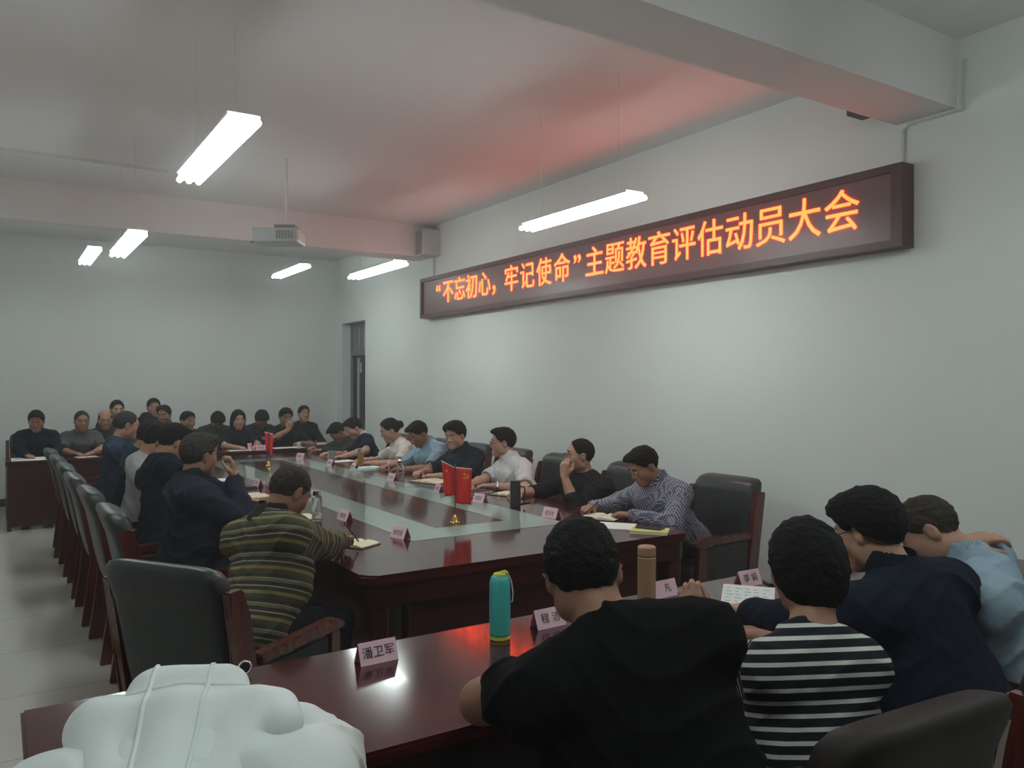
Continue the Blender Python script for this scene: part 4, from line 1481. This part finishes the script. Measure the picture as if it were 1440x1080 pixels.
def notebook(x, y, rz, w, h, label, cover, page, open_=True):
    t = thing('notebook', label, 'notebook', (x, y, T0), R(rz))
    if open_:
        obj('cover', boxb(-w, w, -h / 2, h / 2, 0, 0.004, 0.001), cover, t)
        for s in (-1, 1):
            b = bmesh.new()
            prof = [(0.002, 0.0045), (w - 0.005, 0.0045), (w - 0.005, 0.009), (w * 0.55, 0.017), (w * 0.2, 0.019), (0.002, 0.010)]
            a = [b.verts.new((s * px, -h / 2 + 0.004, pz)) for px, pz in prof]
            c = [b.verts.new((s * px, h / 2 - 0.004, pz)) for px, pz in prof]
            b.faces.new(a)
            b.faces.new(c[::-1])
            for i in range(6):
                b.faces.new((a[i], a[(i + 1) % 6], c[(i + 1) % 6], c[i]))
            obj('pages', b, page, t)
    else:
        obj('cover', boxb(-w / 2, w / 2, -h / 2, h / 2, 0, 0.003, 0.001), cover, t)
        obj('pages', boxb(-w / 2 + 0.003, w / 2 - 0.003, -h / 2 + 0.003, h / 2 - 0.003, 0.0031, 0.0149), page, t)
        obj('cover', boxb(-w / 2, w / 2, -h / 2, h / 2, 0.015, 0.018, 0.001), cover, t)
    return t


notebook(3.19, 3.93, -62, 0.125, 0.19, 'open cream notebook the man in the checked shirt writes in', M['black_cover'], M['page'])
notebook(3.11, 3.40, 40, 0.15, 0.21, 'closed yellow book at the near right corner of the main table', M['yellow'], M['paper'], False)
notebook(3.24, 5.14, -70, 0.10, 0.16, 'open pale notebook under the hand of the man in black, right row', M['black_cover'], M['page'])
notebook(3.13, 6.14, -72, 0.16, 0.24, 'wide open cream notebook behind the left red flag', M['brown_cover'], M['page'])
notebook(3.10, 5.34, -75, 0.15, 0.22, 'black folder in front of the man in the white shirt', M['black_cover'], M['paper'], False)
notebook(1.60, 4.93, -70, 0.10, 0.17, 'open cream notebook behind the head of the striped sweater man', M['black_cover'], M['page'])
notebook(1.58, 6.08, -75, 0.13, 0.21, 'open cream notebook by the elbow of the navy jacket man', M['yellow'], M['page'])
notebook(1.62, 6.60, -80, 0.20, 0.25, 'black folder with a grey cover on the left side of the table', M['black_cover'], M['brown_cover'], False)
notebook(1.58, 3.97, -60, 0.10, 0.16, 'small open notebook under the writing hand of the striped sweater man', M['brown_cover'], M['page'])
notebook(2.98, 7.27, -80, 0.17, 0.24, 'teal booklet with white pages near the amber flask', M['teal_cover'], M['paper'], False)


def sheet(x, y, rz, w, h, label, z=T0, tilt=0):
    b = boxb(-w / 2, w / 2, -h / 2, h / 2, 0, 0.0015)
    o = obj('sheet_of_paper', b, M['paper'], None, (x, y, z))
    o.rotation_euler = (R(tilt), 0, R(rz))
    tag(o, label, 'paper')


sheet(3.06, 3.70, -52, 0.30, 0.21, 'white paper under the notebook of the man in the checked shirt')
sheet(1.56, 7.25, -85, 0.21, 0.29, 'white paper by the chest of the navy jacket man')
sheet(3.13, 7.55, -80, 0.19, 0.26, 'white paper in front of the man in light blue bowing')
sheet(3.14, 8.30, -80, 0.19, 0.26, 'white paper in front of the man in navy polo')
sheet(2.62, 10.32, 5, 0.40, 0.20, 'white papers before the woman on the cross table')
sheet(3.20, 10.40, 3, 0.40, 0.20, 'white papers beside the paper cup on the cross table')
sheet(0.34, 10.40, 0, 0.42, 0.44, 'large white sheet at the left end of the cross table')
sheet(0.86, 10.36, 8, 0.22, 0.16, 'white paper under the hands of the man in the grey t-shirt')
pg = M['paper']
b = boxb(-0.095, 0.095, -0.13, 0.13, 0, 0.0015)
o = obj('sheet_of_paper', b, M['paper'], None, (2.34, 2.03, 0.784))
o.rotation_euler = (R(14), 0, R(-52))
tag(o, 'printed white sheet held by the striped shirt woman', 'paper')
b = bmesh.new()
for k in range(9):
    for j in range(5):
        x0 = -0.08 + j * 0.033
        box(b, x0, x0 + 0.012 + 0.012 * ((k * 7 + j * 5) % 3) / 2, 0.10 - k * 0.025, 0.104 - k * 0.025, 0.0016, 0.0019)
obj('print', b, M['teal_cover'], o)


def phone(x, y, rz, label, z=T0):
    t = thing('mobile_phone', label, 'phone', (x, y, z), R(rz))
    obj('phone_body', boxb(-0.037, 0.037, -0.077, 0.077, 0, 0.008, 0.003), M['dark_plastic'], t)
    obj('screen', boxb(-0.033, 0.033, -0.070, 0.070, 0.0081, 0.0087), M['door_dark'], t)
    return t


phone(3.10, 4.72, -70, 'dark phone beside the dark flask on the main table')
phone(3.13, 3.42, 25, 'dark phone lying on the yellow book', T0 + 0.0182)
phone(3.02, 10.63, 4, 'dark phone in the hands of the bowed man at the far table', 0.862)
phone(2.80, 2.24, 62, 'dark phone by the name card left of the striped shirt woman')


def pen(p, q, label):
    o = obj('pen', tube(bmesh.new(), [(0, 0, 0), tuple((Vector(q) - Vector(p)) * 0.93), tuple(Vector(q) - Vector(p))], [0.0042, 0.0042, 0.001], 8), M['dark_plastic'], None, p)
    tag(o, label, 'pen')


pen((3.14, 3.90, 0.86), (3.07, 3.97, 0.772), 'pen in the hand of the man in the checked shirt')
pen((1.46, 3.83, 0.90), (1.58, 3.93, 0.772), 'pen in the hand of the striped sweater man')
